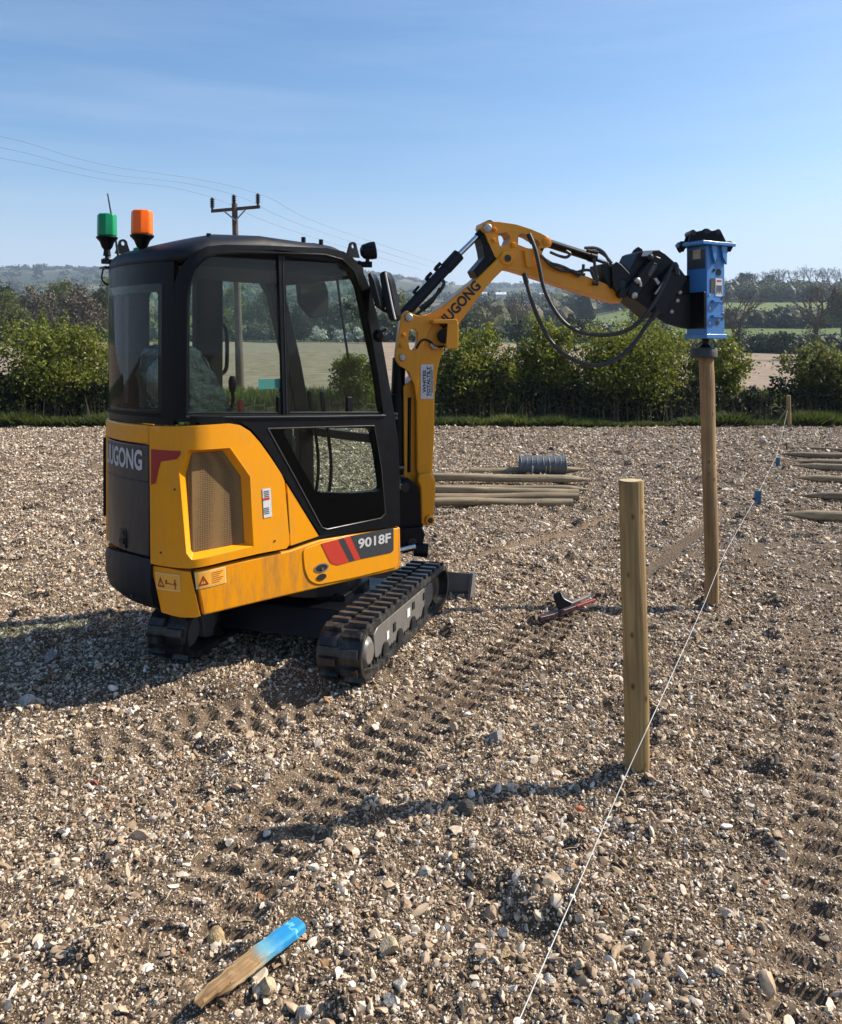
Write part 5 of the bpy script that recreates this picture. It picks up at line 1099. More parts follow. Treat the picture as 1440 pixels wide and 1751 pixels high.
# pile of posts and the posts laid out on the right
G2 = 'round fence posts lying in the pile behind the boom'
def lying(pix, r, m, seed, label, group, tip_left, L=1.8, tip=.22, lift=0.0, wob=.012):
    (u0, v0), (u1, v1) = pix; zc = r + lift
    a = on_ground(u0, v0, zc * 0 + .0); b_ = on_ground(u1, v1, .0)
    a.z = gz(a.x, a.y) + zc; b_.z = gz(b_.x, b_.y) + zc
    d = (b_ - a).normalized(); p_tip, p_end = (a, a + d * L) if tip_left else (b_, b_ - d * L)
    return place_post(p_tip, p_end, r, m, seed, label, group, tip=tip, wob=wob)
pile = [((738, 828), (1011, 829), .052, 'post_old', 'topmost post of the pile, pale with its point sticking out furthest right', .03, .26),
        ((738, 823), (960, 822), .045, 'post_grey', 'rearmost thin post of the pile, mostly hidden by the top one', .0, 0),
        ((740, 843), (1006, 844), .048, 'post_grey', 'dark pointed post just under the top post of the pile', .0, .20),
        ((738, 848), (990, 853), .047, 'post_old', 'third post up of the pile with a square cut right end', .02, 0),
        ((738, 858), (989, 860), .047, 'post_grey', 'second lowest post of the pile lying on the front one', .012, 0),
        ((738, 868), (978, 867), .050, 'post_grey', 'frontmost lowest post of the pile resting on the stones', .0, 0)]
for i, (a, b_, r, m, lab, lift, tp_) in enumerate(pile): lying((a, b_), r, m, 20 + i, lab, G2, False, L=(on_ground(*b_) - on_ground(*a)).length, tip=tp_, lift=lift)
SP = lying(((804, 810), (1003, 808)), .05, 'post_old', 31, 'single post lying behind the pile under the grey netting roll', G2, False, L=(on_ground(1003, 808) - on_ground(804, 810)).length, tip=.3)
# roll of stock netting resting on that post
c = on_ground(928, 811); c.z = gz(c.x, c.y) + .135; ax = Vector((1, .01, 0)).normalized(); Lr = .66; rr_ = .132
t = thing('netting_roll', 'blue grey roll of wire netting lying on the single post', 'wire roll', (c.x, c.y, c.z - .13))
M['wire'] = mat('galvanised_wire', (.17, .185, .205), .5, .35, var=.3, vscale=60)
bm = bmesh.new(); cyl(bm, c - ax * Lr / 2, c + ax * Lr / 2, rr_ - .003, seg=36); obj('wire_body', bm, mat('packed_wire', (.13, .145, .165), .65, .2, var=.4, vscale=45, bump=.6, bscale=130), t, bevel=.012)
for k in range(9):
    bm = bmesh.new(); p = c + ax * (Lr * (k / 8 - .5) * .97); tube(bm, [p + Vector((0, math.cos(a), math.sin(a))) * (rr_ - .004) + ax * .006 * math.sin(3 * a + k) for a in [2 * math.pi * i / 40 for i in range(41)]], .006, 6); obj('wire_coil', bm, M['wire'], t)
bm = bmesh.new()
for i in range(30):
    a = 2 * math.pi * i / 30 + random.uniform(-.04, .04); tube(bm, [c + ax * (s * Lr / 2) + Vector((0, math.cos(a + s * .15), math.sin(a + s * .15))) * (rr_ - .005) for s in (-1, -.5, 0, .5, 1)], .0035, 4)
o = obj('stay_wires', bm, M['wire'], t); o['kind'] = 'stuff'
for s in (-.16, .03, .09):
    bm = bmesh.new(); p = c + ax * s; tube(bm, [p + Vector((0, math.cos(a), math.sin(a))) * (rr_ + .008) for a in [math.pi * (1.0 + .5 * i / 8) for i in range(9)]], .010 if s < 0 else .007, 6); obj('tie', bm, M['white'] if s < 0 else M['post_end'], t)
G3 = 'pointed fence posts laid out on the ground at the right'
right = [((1337, 889), (1440, 893), .056, 'post_old', 'nearest pointed post at the right edge, palest and longest point'),
         ((1368, 856), (1440, 858), .048, 'post_grey', 'dark pointed post second nearest at the right edge'),
         ((1358, 825), (1440, 826), .047, 'post_grey', 'dark pointed post third nearest at the right edge'),
         ((1355, 802), (1440, 806.5), .047, 'post_old', 'pale pointed post just nearer than a matching dark one at the right'),
         ((1360, 794), (1440, 795.5), .046, 'post_grey', 'dark pointed post close behind the pale one at the right'),
         ((1336, 782), (1440, 786), .048, 'post_grey', 'long dark post beside the further blue peg, its point furthest left'),
         ((1347, 768), (1436, 772), .034, 'post_grey', 'thinnest farthest post lying at the right near the hedge')]
for i, (a, b_, r, m, lab) in enumerate(right): lying((a, b_), r, m, 40 + i, lab, G3, True, tip=.30)
p = on_ground(1346, 768); bm = bmesh.new(); tube(bm, [p + Vector((0, 0, -.05)), p + Vector((-.01, 0, .11))], .016, 8); tag(obj('stick', bm, M['pole']), 'small dark stick standing by the farthest lying post', 'stick')
# blue topped pegs on the line
M['pegblue'] = mat('blue_marker_paint', (.012, .11, .22), .55, var=.3, vscale=30)
for i, (u, v, wpx, hpx, lab) in enumerate(((1296, 866, 9.5, 27, 'nearer blue painted peg standing on the string line'), (1330, 798.5, 5.5, 16, 'further small blue painted peg on the string line'))):
    p = on_ground(u, v); s = p.y / FPX; t = thing('marker_peg', lab, 'marker peg', p, .25, 'blue marker pegs')
    bm = bmesh.new(); F_ = lambda a, b, c, p=p: p + Vector((a, c, b)); box(bm, F_, -wpx * s / 2, wpx * s / 2, -.06, hpx * s, -.02, .02); obj('peg', bm, M['pegblue'], t, bevel=.004)
    bm = bmesh.new(); box(bm, F_, -wpx * s * .95, -wpx * s * .45, hpx * s * .45, hpx * s * .55, -.01, .01); obj('nail', bm, M['black'], t)
# blue-painted stake lying in the foreground
E0, E1 = on_ground(335, 1716, .03), on_ground(514, 1579, .075); E0.z -= .0; sdir = (E1 - E0).normalized(); up = Vector((0, 0, 1)); sid = sdir.cross(up).normalized(); upp = sid.cross(sdir)
T_ = lambda a, b, c: E0 + sdir * a + sid * b + upp * c
SL = (E1 - E0).length
M['stake'] = m = wood_mat('splintered_stake_wood', (.34, .20, .085), (.22, .115, .045), (.58, .43, .24))
n, l = m.node_tree.nodes, m.node_tree.links; b = n['Principled BSDF']; src = b.inputs['Base Color'].links[0].from_socket
at_ = n.new('ShaderNodeAttribute'); at_.attribute_name = 'along'; nz = n.new('ShaderNodeTexNoise'); nz.inputs['Scale'].default_value = 45; nz.inputs['Detail'].default_value = 5; tc = n.new('ShaderNodeTexCoord'); l.new(tc.outputs['Object'], nz.inputs['Vector'])
mm = n.new('ShaderNodeMath'); mm.operation = 'MULTIPLY_ADD'; mm.inputs[1].default_value = .16; l.new(nz.outputs[0], mm.inputs[0]); l.new(at_.outputs['Fac'], mm.inputs[2])
r_ = n.new('ShaderNodeValToRGB'); r_.color_ramp.elements[0].position = .60; r_.color_ramp.elements[1].position = .70; l.new(mm.outputs[0], r_.inputs[0])
r2 = n.new('ShaderNodeValToRGB'); r2.color_ramp.elements[0].position = .70; r2.color_ramp.elements[1].position = .86; e = r2.color_ramp.elements
e[0].color = (.14, .36, .44, 1); e[1].color = (.012, .24, .52, 1); x_ = e.new(.97); x_.color = (.012, .25, .52, 1); x_ = e.new(.985); x_.color = (.16, .55, .72, 1); x_ = e.new(1.0); x_.color = (.012, .25, .52, 1); l.new(mm.outputs[0], r2.inputs[0])
mx = n.new('ShaderNodeMix'); mx.data_type = 'RGBA'; l.new(r_.outputs[0], mx.inputs[0]); l.new(src, mx.inputs[6]); l.new(r2.outputs[0], mx.inputs[7]); l.new(mx.outputs[2], b.inputs['Base Color'])
bm = bmesh.new(); rows = []; NS = 22
for i in range(NS + 1):
    k = i / NS; a = SL * k; tp_ = min(1, .62 + 1.2 * k); wv = .029 * tp_ * (1 - .12 * max(0, k - .9) * 10); hv = .013 * min(1, .45 + 1.6 * k); j = lambda s: random.uniform(-s, s) * (1 - k) * 1.2
    rows.append([bm.verts.new(T_(a + j(.006), b_ * wv + j(.004), c_ * hv + j(.004))) for b_, c_ in ((-1, -1), (1, -1), (1.02, .5), (.82, 1), (-.1, 1.05), (-.95, .9))])
for A, B_ in zip(rows, rows[1:]):
    for j in range(6): bm.faces.new([A[j], A[(j + 1) % 6], B_[(j + 1) % 6], B_[j]])
bm.faces.new(rows[0][::-1]); bm.faces.new(rows[-1])
o = obj('marker_stake', bm, M['stake'], smooth=30, bevel=.003); tag(o, 'broken wooden stake with a bright blue painted end lying in the foreground', 'wooden stake')
SM = Matrix((sid, upp, sdir)).transposed().to_4x4(); SM.translation = E0
al = [(v.co - E0).dot(sdir) / SL for v in o.data.vertices]; o.data.attributes.new('along', 'FLOAT', 'POINT').data.foreach_set('value', al); o.data.transform(SM.inverted()); o.matrix_world = SM
# red and black tool lying beyond the tread marks, a black plate standing on it
A0, A1 = on_ground(922, 1062, .02), on_ground(1012, 1029, .05); ad = (A1 - A0).normalized(); asd = ad.cross(up).normalized(); TF = lambda a, b, c: A0 + ad * a + asd * b + (asd.cross(ad)) * c; AL = (A1 - A0).length
t = thing('hand_tool', 'long red and black hand tool lying on the stones with an upright black plate', 'hand tool', A0)
bm = bmesh.new(); prism(bm, TF, [(0, -.012), (AL * .18, -.03), (AL * .75, -.032), (AL * .8, .0), (AL * .75, .032), (AL * .18, .03), (0, .012)], -.004, .028); obj('tool_body', bm, mat('scuffed_red', (.06, .009, .010), .5, var=.9, vscale=18), t, bevel=.006)
bm = bmesh.new(); prism(bm, TF, [(AL * .62, .012), (AL * .98, .018), (AL, .03), (AL * .98, .04), (AL * .62, .036)], .012, .03); obj('tool_edge', bm, mat('bright_red', (.17, .016, .018), .5), t, bevel=.004)
bm = bmesh.new(); tube(bm, [TF(AL * .55, -.01, .035), TF(AL * .8, -.005, .042), TF(AL * 1.02, .0, .05)], [.010, .012, .009], 8); obj('tool_handle', bm, M['frame'], t)
pf = [at(u, v, A0.y + .12) for u, v in ((945, 1018), (958, 1012), (965, 1022), (978, 1030), (976, 1036), (955, 1044), (951, 1036))]
bm = bmesh.new(); prism(bm, lambda a, b, c: at(a, b, A0.y + .12) + Vector((.3, .95, 0)) * c, [(945, 1018), (958, 1012), (965, 1022), (978, 1030), (976, 1036), (955, 1044), (951, 1036)], 0, .05); obj('upright_plate', bm, M['navy'], t, bevel=.004)
bm = bmesh.new(); tube(bm, smooth_path([at(u, v, A0.y + .11) for u, v in ((959, 1013), (964, 1023), (972, 1028), (979, 1031))], 3), .004, 6); obj('plate_rim', bm, M['bolt'], t)
# the largest loose stones, each a thing
SOLO = {}
def solo(u, v, r, col, flat, label, seed, sy=.8):
    me = stone_mesh('large_stone', seed, 3, flat, 7); m = SOLO.setdefault(col, mat('stone_' + str(len(SOLO)), col, .8, var=.45, vscale=3, bump=.5, bscale=6)); me.materials.append(m)
    p = on_ground(u, v); o = bpy.data.objects.new('large_stone', me); COL.objects.link(o); p.z = float(ground_z(np.array([p.x]), np.array([p.y]))[0]) + r * flat * .45
    o.location = p; o.scale = (r, r * sy, r); o.rotation_euler = (random.uniform(-.3, .3), random.uniform(-.3, .3), random.uniform(0, 6)); tag(o, label, 'stone', 'larger loose stones on the field')
TAN, CREAM, WHITE, GREY, RUST, DARK = (.46, .33, .165), (.52, .42, .27), (.62, .57, .48), (.30, .27, .24), (.30, .085, .05), (.11, .092, .072)
for a in ((369, 1592, .036, TAN, .85, 'upright tan stone just above the middle of the blue stake', 101), (667, 1628, .038, CREAM, .7, 'cream angular stone to the right of the blue stake', 102), (450, 1698, .036, CREAM, .8, 'pale grey stone below the middle of the blue stake', 103),
          (520, 1722, .036, WHITE, .6, 'rounded pale stone with dark side at the bottom right of the stake', 104), (684, 1686, .030, WHITE, .8, 'white stone below the cream angular stone', 105), (674, 1712, .030, WHITE, .7, 'white stone lowest of the small row right of the stake', 106),
          (862, 1640, .030, TAN, .6, 'tan stone left of the string near the lower edge', 107), (776, 1473, .022, TAN, .7, 'small brown round stone under the large dark flint', 108), (730, 1484, .030, WHITE, .6, 'white stone left of the small brown round stone', 109),
          (863, 1585, .026, WHITE, .7, 'bright white stone left of the string, upper one of the pair', 110), (988, 1662, .024, CREAM, .9, 'egg shaped cream stone just right of the string', 111), (940, 1683, .024, WHITE, .6, 'white flat stone beside the string near the lower edge', 112),
          (852, 1275, .042, GREY, .8, 'grey brown stone left of the foreground post', 113), (797, 1394, .034, DARK, .9, 'large dark flint in the tip of the post shadow', 114), (776, 1368, .034, DARK, .6, 'dark clod of earth left of the large dark flint', 115),
          (1053, 1748, .028, CREAM, .7, 'cream stone cut by the lower edge right of the string', 116), (88, 1128, .060, GREY, .5, 'flat grey stone in the machine shadow at the left', 117), (45, 1196, .055, WHITE, .5, 'pale stone just below the machine shadow at the left', 118),
          (190, 1300, .03, TAN, .7, 'yellowish stone left of the tread marks', 119), (162, 1340, .026, RUST, .7, 'rust coloured stone at the left of the field', 120)): solo(*a)
p = on_ground(991, 1391); bm = bmesh.new(); bmesh.ops.create_icosphere(bm, subdivisions=2, radius=.015, matrix=Matrix.Translation(p + Vector((0, 0, .018))) @ Matrix.Diagonal((1.1, .8, .7, 1)))
o = obj('clay_fragment', bm, mat('orange_clay', (.62, .17, .08), .8, var=.3, vscale=60), smooth=25); tag(o, 'small bright orange clay fragment left of the string', 'clay fragment'); own_origin(o, p)
# dry stalks
bm = bmesh.new()
for (u, v), (u2, v2) in (((585, 1560), (588, 1508)), ((580, 1555), (574, 1525)), ((730, 1720), (733, 1665)), ((20, 1690), (40, 1640)), ((715, 1290), (722, 1262)), ((788, 1745), (800, 1700)), ((660, 1300), (655, 1280))):
    p = on_ground(u, v); q = at(u2, v2, p.y - .01); tube(bm, smooth_path([p, p.lerp(q, .55) + Vector((.004, 0, 0)), q], 3), [.0016] * 6 + [.0008], 5)
for k in range(260):
    y = random.uniform(1.9, 6); x = random.uniform(-.6, .6) * y; z = float(ground_z(np.array([x]), np.array([y]))[0]) + .012; a = random.uniform(0, 6.28); L_ = random.uniform(.02, .07); d = Vector((math.cos(a), math.sin(a), random.uniform(-.1, .35))) * L_
    p = Vector((x, y, z)); tube(bm, [p, p + d * .5 + Vector((0, 0, .004)), p + d], [.0013, .0013, .0007], 3)
o = obj('dry_stalks', bm, mat('straw', (.50, .40, .24), .8), smooth=0); tag(o, kind='stuff')

# ================================================================== VEGETATION
def quads_mesh(name, C_, size, up_bias=.3, tint=None, mats=(), asp=.55):
    """many leaf-sized quads: C_ (N,3) centres, size (N,)"""
    N = len(C_); nrm_ = rng.normal(0, 1, (N, 3)); nrm_[:, 2] += up_bias; nrm_ /= np.linalg.norm(nrm_, axis=1)[:, None]
    t = rng.normal(0, 1, (N, 3)); t -= nrm_ * (t * nrm_).sum(1)[:, None]; t /= np.linalg.norm(t, axis=1)[:, None]; bt = np.cross(nrm_, t)
    s = np.asarray(size)[:, None]; a, b_ = t * s, bt * s * asp
    V_ = np.stack([C_ - a, C_ + b_ * .9 - a * .1, C_ + a, C_ - b_ * .9 - a * .1], 1).reshape(-1, 3)
    me = bpy.data.meshes.new(name); me.vertices.add(N * 4); me.vertices.foreach_set('co', V_.astype(np.float32).ravel()); me.loops.add(N * 4); me.loops.foreach_set('vertex_index', np.arange(N * 4, dtype=np.int32))
    me.polygons.add(N); me.polygons.foreach_set('loop_start', np.arange(0, N * 4, 4, dtype=np.int32)); me.update(calc_edges=True)
    me.attributes.new('tint', 'FLOAT', 'FACE').data.foreach_set('value', (rng.uniform(0, 1, N) if tint is None else np.clip(tint, 0, 1)).astype(np.float32))
    for m in mats: me.materials.append(m)
    return me
LEAF = {
 'hedge': attr_mat('spring_leaf', [(0, (.030, .040, .008)), (.35, (.090, .112, .014)), (.75, (.185, .205, .024)), (1, (.27, .27, .05))], .55, .42),
 'dark': attr_mat('dark_leaf', [(0, (.012, .020, .007)), (.6, (.030, .045, .014)), (1, (.055, .075, .022))], .6, .2),
 'olive': attr_mat('olive_leaf', [(0, (.045, .052, .014)), (.6, (.115, .13, .028)), (1, (.18, .185, .045))], .65, .4),
 'fresh': attr_mat('fresh_leaf', [(0, (.05, .07, .012)), (.6, (.10, .135, .022)), (1, (.16, .19, .04))], .6, .35),
 'twig': attr_mat('budding_twig', [(0, (.055, .045, .030)), (.6, (.115, .092, .060)), (1, (.165, .14, .085))], .8, .1),
 'blossom': attr_mat('white_blossom', [(0, (.10, .12, .06)), (.35, (.45, .45, .40)), (1, (.68, .68, .62))], .7, .2),
 'grass': attr_mat('verge_grass', [(0, (.022, .034, .009)), (.5, (.060, .085, .016)), (1, (.15, .175, .035))], .6, .4),
 'bramble': attr_mat('bramble', [(0, (.014, .018, .008)), (.6, (.034, .040, .016)), (1, (.075, .070, .035))], .7, .2),
}
M['bark'] = mat('bark', (.085, .070, .055), .9, var=.5, vscale=6, bump=.5, bscale=20)
M['twigs'] = mat('grey_twigs', (.095, .080, .065), .9, var=.3, vscale=4)
def clumps(n, rx, ry, rz, z0, shell_=.55, flat=.35, seed=0):
    r_g = np.random.default_rng(seed); d = r_g.normal(0, 1, (n, 3)); d /= np.linalg.norm(d, axis=1)[:, None]; rad = r_g.uniform(shell_, 1.0, n) * (1 + .16 * np.sin(3 * np.arctan2(d[:, 2], d[:, 0]) + seed) + .14 * np.sin(7 * np.arctan2(d[:, 2], d[:, 0]) + 2 * seed))
    C_ = d * rad[:, None] * np.array([rx, ry, rz]); C_[:, 2] = np.where(C_[:, 2] < 0, C_[:, 2] * flat * 2, C_[:, 2]) + z0; return C_
def crown_mesh(name, n_cl, per, rx, ry, rz, z0, leaf, size, spread, seed, floor=None, shell_=.5, sprays=0, tint_shift=0):
    C_ = clumps(n_cl, rx, ry, rz, z0, shell_, seed=seed); base = rng.beta(2, 2, n_cl)
    P_ = np.repeat(C_, per, 0) + rng.normal(0, 1, (n_cl * per, 3)) * spread * np.array([1, 1, .8]); tn = np.repeat(base, per) * .6 + rng.uniform(0, .4, n_cl * per) + tint_shift
    if sprays:                                              # shoots that stand out of the outline
        top_ = C_[C_[:, 2] > z0 + rz * .2]; k = rng.integers(0, len(top_), sprays); st = top_[k]; dr = rng.normal(0, .45, (sprays, 3)); dr[:, 2] = np.abs(dr[:, 2]) + .7; dr /= np.linalg.norm(dr, axis=1)[:, None]
        L_ = rng.uniform(.25, .75, sprays) * rz * .45; m_ = 14; tt = np.linspace(.0, 1, m_)
        Q_ = (st[:, None] + dr[:, None] * (L_[:, None] * tt)[:, :, None]).reshape(-1, 3) + rng.normal(0, size * .7, (sprays * m_, 3)); P_ = np.concatenate([P_, Q_]); tn = np.concatenate([tn, np.repeat(rng.uniform(.5, 1, sprays), m_)])
    if floor is not None: P_[:, 2] = np.maximum(P_[:, 2], floor + rng.uniform(0, .1, len(P_)))
    return quads_mesh(name, P_, rng.uniform(.6, 1.3, len(P_)) * size, tint=tn, mats=[LEAF[leaf]]), C_
def stems(bm, base, targets, r0, bend=.2, seg=5):
    for t in targets:
        p = Vector(base) + Vector((random.uniform(-.12, .12), random.uniform(-.1, .1), 0)); t = Vector(t); mid = p.lerp(t, .5) + Vector((random.uniform(-1, 1), random.uniform(-1, 1), .4)) * bend * (t - p).length * .4
        tube(bm, smooth_path([p, mid, t], 3), [r0 * (1 - .13 * i) for i in range(7)], seg)
def bush(name, label, u, y, wpx, vtop, leaf, seed, cat='bush', group=None, size=.045, n_cl=150, per=42, depth=1.0, vbase=None, sprays=60, shell_=.35, zoff=None, tint_shift=0):
    s = y / FPX; x = (u - CX) * s; zg = 0 if y < 22 else lz(x, y); ztop = EYE - (vtop - HZ) * s; h = ztop - zg; rx = wpx * s / 2
    t = thing(name, label, cat, (x, y, zg), 0, group)
    me, C_ = crown_mesh('crown', n_cl, per, rx * .86, rx * depth * .8, h * .50, zg + h * .46, leaf, size, min(rx, h) * .13, seed, floor=zg, shell_=shell_, sprays=sprays, tint_shift=tint_shift)
    me.transform(Matrix.Translation((x, y, 0))); finish('crown', me, [], t, smooth=0)
    bm = bmesh.new(); tg = [Vector((c[0] + x, c[1] + y, c[2])) for c in C_[::6]]; stems(bm, (x, y, zg - .05), tg, .022); obj('stem', bm, M['twigs'], t); return t
HG = 'bushes of the hedge beyond the field'
HB = [('bright green bush left of the cab, widest of the hedge', 98, 21.3, 225, 533, 'hedge', 1, 230), ('dark low bush at the left edge below the bright one', -10, 20.9, 120, 640, 'dark', 2, 120),
      ('round green bush just right of the boom post', 800, 21.4, 178, 563, 'hedge', 3, 170), ('green bush left of the hose loops', 928, 21.6, 152, 553, 'hedge', 4, 150), ('broad tall green bush under the hanging hoses', 1078, 21.5, 235, 540, 'hedge', 5, 250),
      ('narrow green bush behind the tall post', 1222, 21.7, 122, 575, 'hedge', 6, 130), ('spreading bush at the right edge with pale stems below', 1418, 21.4, 150, 580, 'olive', 7, 170), ('yellow green bush seen through the cab window', 612, 22.6, 105, 605, 'hedge', 8, 90), ('small green bush between the boom and the hose loops', 868, 21.0, 60, 620, 'hedge', 10, 60),
      ('bush hidden behind the cab door pillar', 250, 21.4, 130, 590, 'hedge', 11, 120), ('low bramble bush left of the far post', 1278, 20.7, 85, 668, 'bramble', 12, 70), ('bush beyond the right edge of the field', 1560, 21.5, 170, 570, 'hedge', 13, 120), ('bush beyond the left edge of the field', -150, 21.5, 190, 560, 'hedge', 14, 120)]
for lab, u, y, wpx, vt, leaf, sd_, ncl in HB: bush('hedge_bush', lab, u, y, wpx, vt, leaf, sd_, group=HG, n_cl=int(ncl * 1.5), per=52, size=.050, tint_shift=.05, sprays=150)
# pale bare stems under the right bush
# dark undergrowth below the hedge and the strip of grass at the field's edge
ux = np.concatenate([rng.uniform(-13, -5.6, 9000), rng.uniform(.4, 7.4, 9500), rng.uniform(8.7, 14, 5000)]); uy = rng.uniform(20.5, 21.6, len(ux)); hh = .55 + .55 * vnoise(ux * .8, ux * 0, 51) + .25 * vnoise(ux * 3, uy * 0, 52)
uz = rng.uniform(0, 1, len(ux)) ** .8 * hh
me = quads_mesh('undergrowth', np.stack([ux, uy, uz], 1), rng.uniform(.03, .075, len(ux)), tint=rng.beta(1.6, 2.6, len(ux)), mats=[LEAF['bramble']]); o = finish('undergrowth', me, [], smooth=0); tag(o, kind='stuff')
def blades(name, x, y, h, wd, leaf, lean=.35, z=None):
    N = len(x); z = np.zeros(N) if z is None else z; a = rng.uniform(0, 6.28, N); dx, dy = np.cos(a) * wd / 2, np.sin(a) * wd / 2; lx, ly2 = rng.normal(0, lean, N) * h, rng.normal(0, lean, N) * h
    V_ = np.stack([np.stack([x - dx, y - dy, z - .02], 1), np.stack([x + dx, y + dy, z - .02], 1), np.stack([x + lx, y + ly2, z + h], 1)], 1).reshape(-1, 3)
    me = bpy.data.meshes.new(name); me.vertices.add(3 * N); me.vertices.foreach_set('co', V_.astype(np.float32).ravel()); me.loops.add(3 * N); me.loops.foreach_set('vertex_index', np.arange(3 * N, dtype=np.int32)); me.polygons.add(N); me.polygons.foreach_set('loop_start', np.arange(0, 3 * N, 3, dtype=np.int32)); me.update(calc_edges=True)
    tn = np.clip(vnoise(x * 1.5, y * 1.5, 61) * .7 + rng.uniform(0, .4, N), 0, 1); me.attributes.new('tint', 'FLOAT', 'FACE').data.foreach_set('value', tn.astype(np.float32)); me.materials.append(LEAF[leaf])
    o = finish(name, me, [], smooth=0); tag(o, kind='stuff'); return o
gx = rng.uniform(-16, 17, 52000); gy = 19.55 + np.abs(rng.normal(0, .42, len(gx))) + .25 * (vnoise(gx * .7, gx * 0, 63) - .4)
gh = (.06 + .32 * vnoise(gx * 1.9, gy * .9, 64) ** 1.6 + .10 * rng.uniform(0, 1, len(gx)) ** 2) * np.where(vnoise(gx * .35, gx * 0, 65) > .3, 1, .6)
blades('grass_verge', gx, gy, gh, .05, 'grass', .75)
gx = rng.uniform(-16, 17, 26000); gy = rng.uniform(21.8, 27, len(gx)); blades('rough_grass', gx, gy, rng.uniform(.12, .4, len(gx)), .05, 'grass', .4, land_z(gx, gy))
gx = rng.uniform(-13, 14, 700); blades('tall_stalks', gx, rng.uniform(19.7, 20.5, 700), rng.uniform(.3, .8, 700), .018, 'twig', .12)

# trees beyond
def bare_tree(bm, p, h, r, seed, levels=4, spread=.55, seg=5, up=.35):
    rr = random.Random(seed)
    def go(p, d, L_, r, lv):
        q = p + d * L_; mid = p.lerp(q, .5) + Vector((rr.uniform(-1, 1), rr.uniform(-1, 1), 0)) * L_ * .06
        tube(bm, [p, mid, q], [r, r * .85, r * .65], seg if lv > 1 else 3)
        if lv == 0: return
        for k in range(3 if lv > 1 else 4):
            nd = (d + Vector((rr.uniform(-1, 1), rr.uniform(-1, 1), rr.uniform(-.25, up))) * spread * 1.3).normalized(); go(p.lerp(q, rr.uniform(.55, 1)), nd, L_ * rr.uniform(.55, .8), r * .6, lv - 1)
    go(Vector(p), Vector((0, 0, 1)), h * .36, r, levels)
def tree(name, label, u, y, wpx, vtop, kind, seed, group=None, cat='tree', n_cl=60, per=26, ivy=False, vbase=None):
    s = y / FPX; x = (u - CX) * s; zg = lz(x, y) if vbase is None else EYE - (vbase - HZ) * s; h = EYE - (vtop - HZ) * s - zg; rx = wpx * s / 2
    t = thing(name, label, cat, (x, y, zg), 0, group); bm = bmesh.new()
    if kind == 'bare':
        bare_tree(bm, (x, y, zg), h, max(h * .022, .05), seed, 5 if wpx > 60 else 4); bmesh.ops.scale(bm, vec=(1, 1, 1), verts=bm.verts)
        zt = max(v.co.z for v in bm.verts); xm = max(abs(v.co.x - x) for v in bm.verts)
        for v in bm.verts: v.co.z = zg + (v.co.z - zg) * h / (zt - zg); v.co.x = x + (v.co.x - x) * rx * 1.05 / xm
        obj('trunk', bm, M['twigs'], t)
        me, _ = crown_mesh('twigs', n_cl, per, rx * .85, rx * .85, h * .36, zg + h * .62, 'twig', max(.05, y * .0006), rx * .16, seed, shell_=.3); me.transform(Matrix.Translation((x, y, 0))); finish('crown', me, [], t, smooth=0)
        if ivy:
            me, _ = crown_mesh('ivy', 22, 50, rx * .28, rx * .28, h * .26, zg + h * .28, 'dark', max(.06, y * .0012), rx * .08, seed); me.transform(Matrix.Translation((x, y, 0))); finish('ivy', me, [], t, smooth=0)
    else:
        tube(bm, [(x, y, zg - .2), (x + .1, y, zg + h * .4), (x, y, zg + h * .8)], [h * .03, h * .022, h * .008], 6); stems(bm, (x, y, zg + h * .2), [(x + random.uniform(-.6, .6) * rx, y + random.uniform(-.4, .4) * rx, zg + h * random.uniform(.5, .85)) for _ in range(6)], h * .012); obj('trunk', bm, M['bark'], t)
        me, _ = crown_mesh('crown', n_cl, per, rx * .88, rx * .8, h * .46, zg + h * .5, kind, max(.06, y * .0018), rx * .15, seed, floor=zg, shell_=.45, sprays=20); me.transform(Matrix.Translation((x, y, 0))); finish('crown', me, [], t, smooth=0)
    return t
TG = 'trees beyond the hedge'
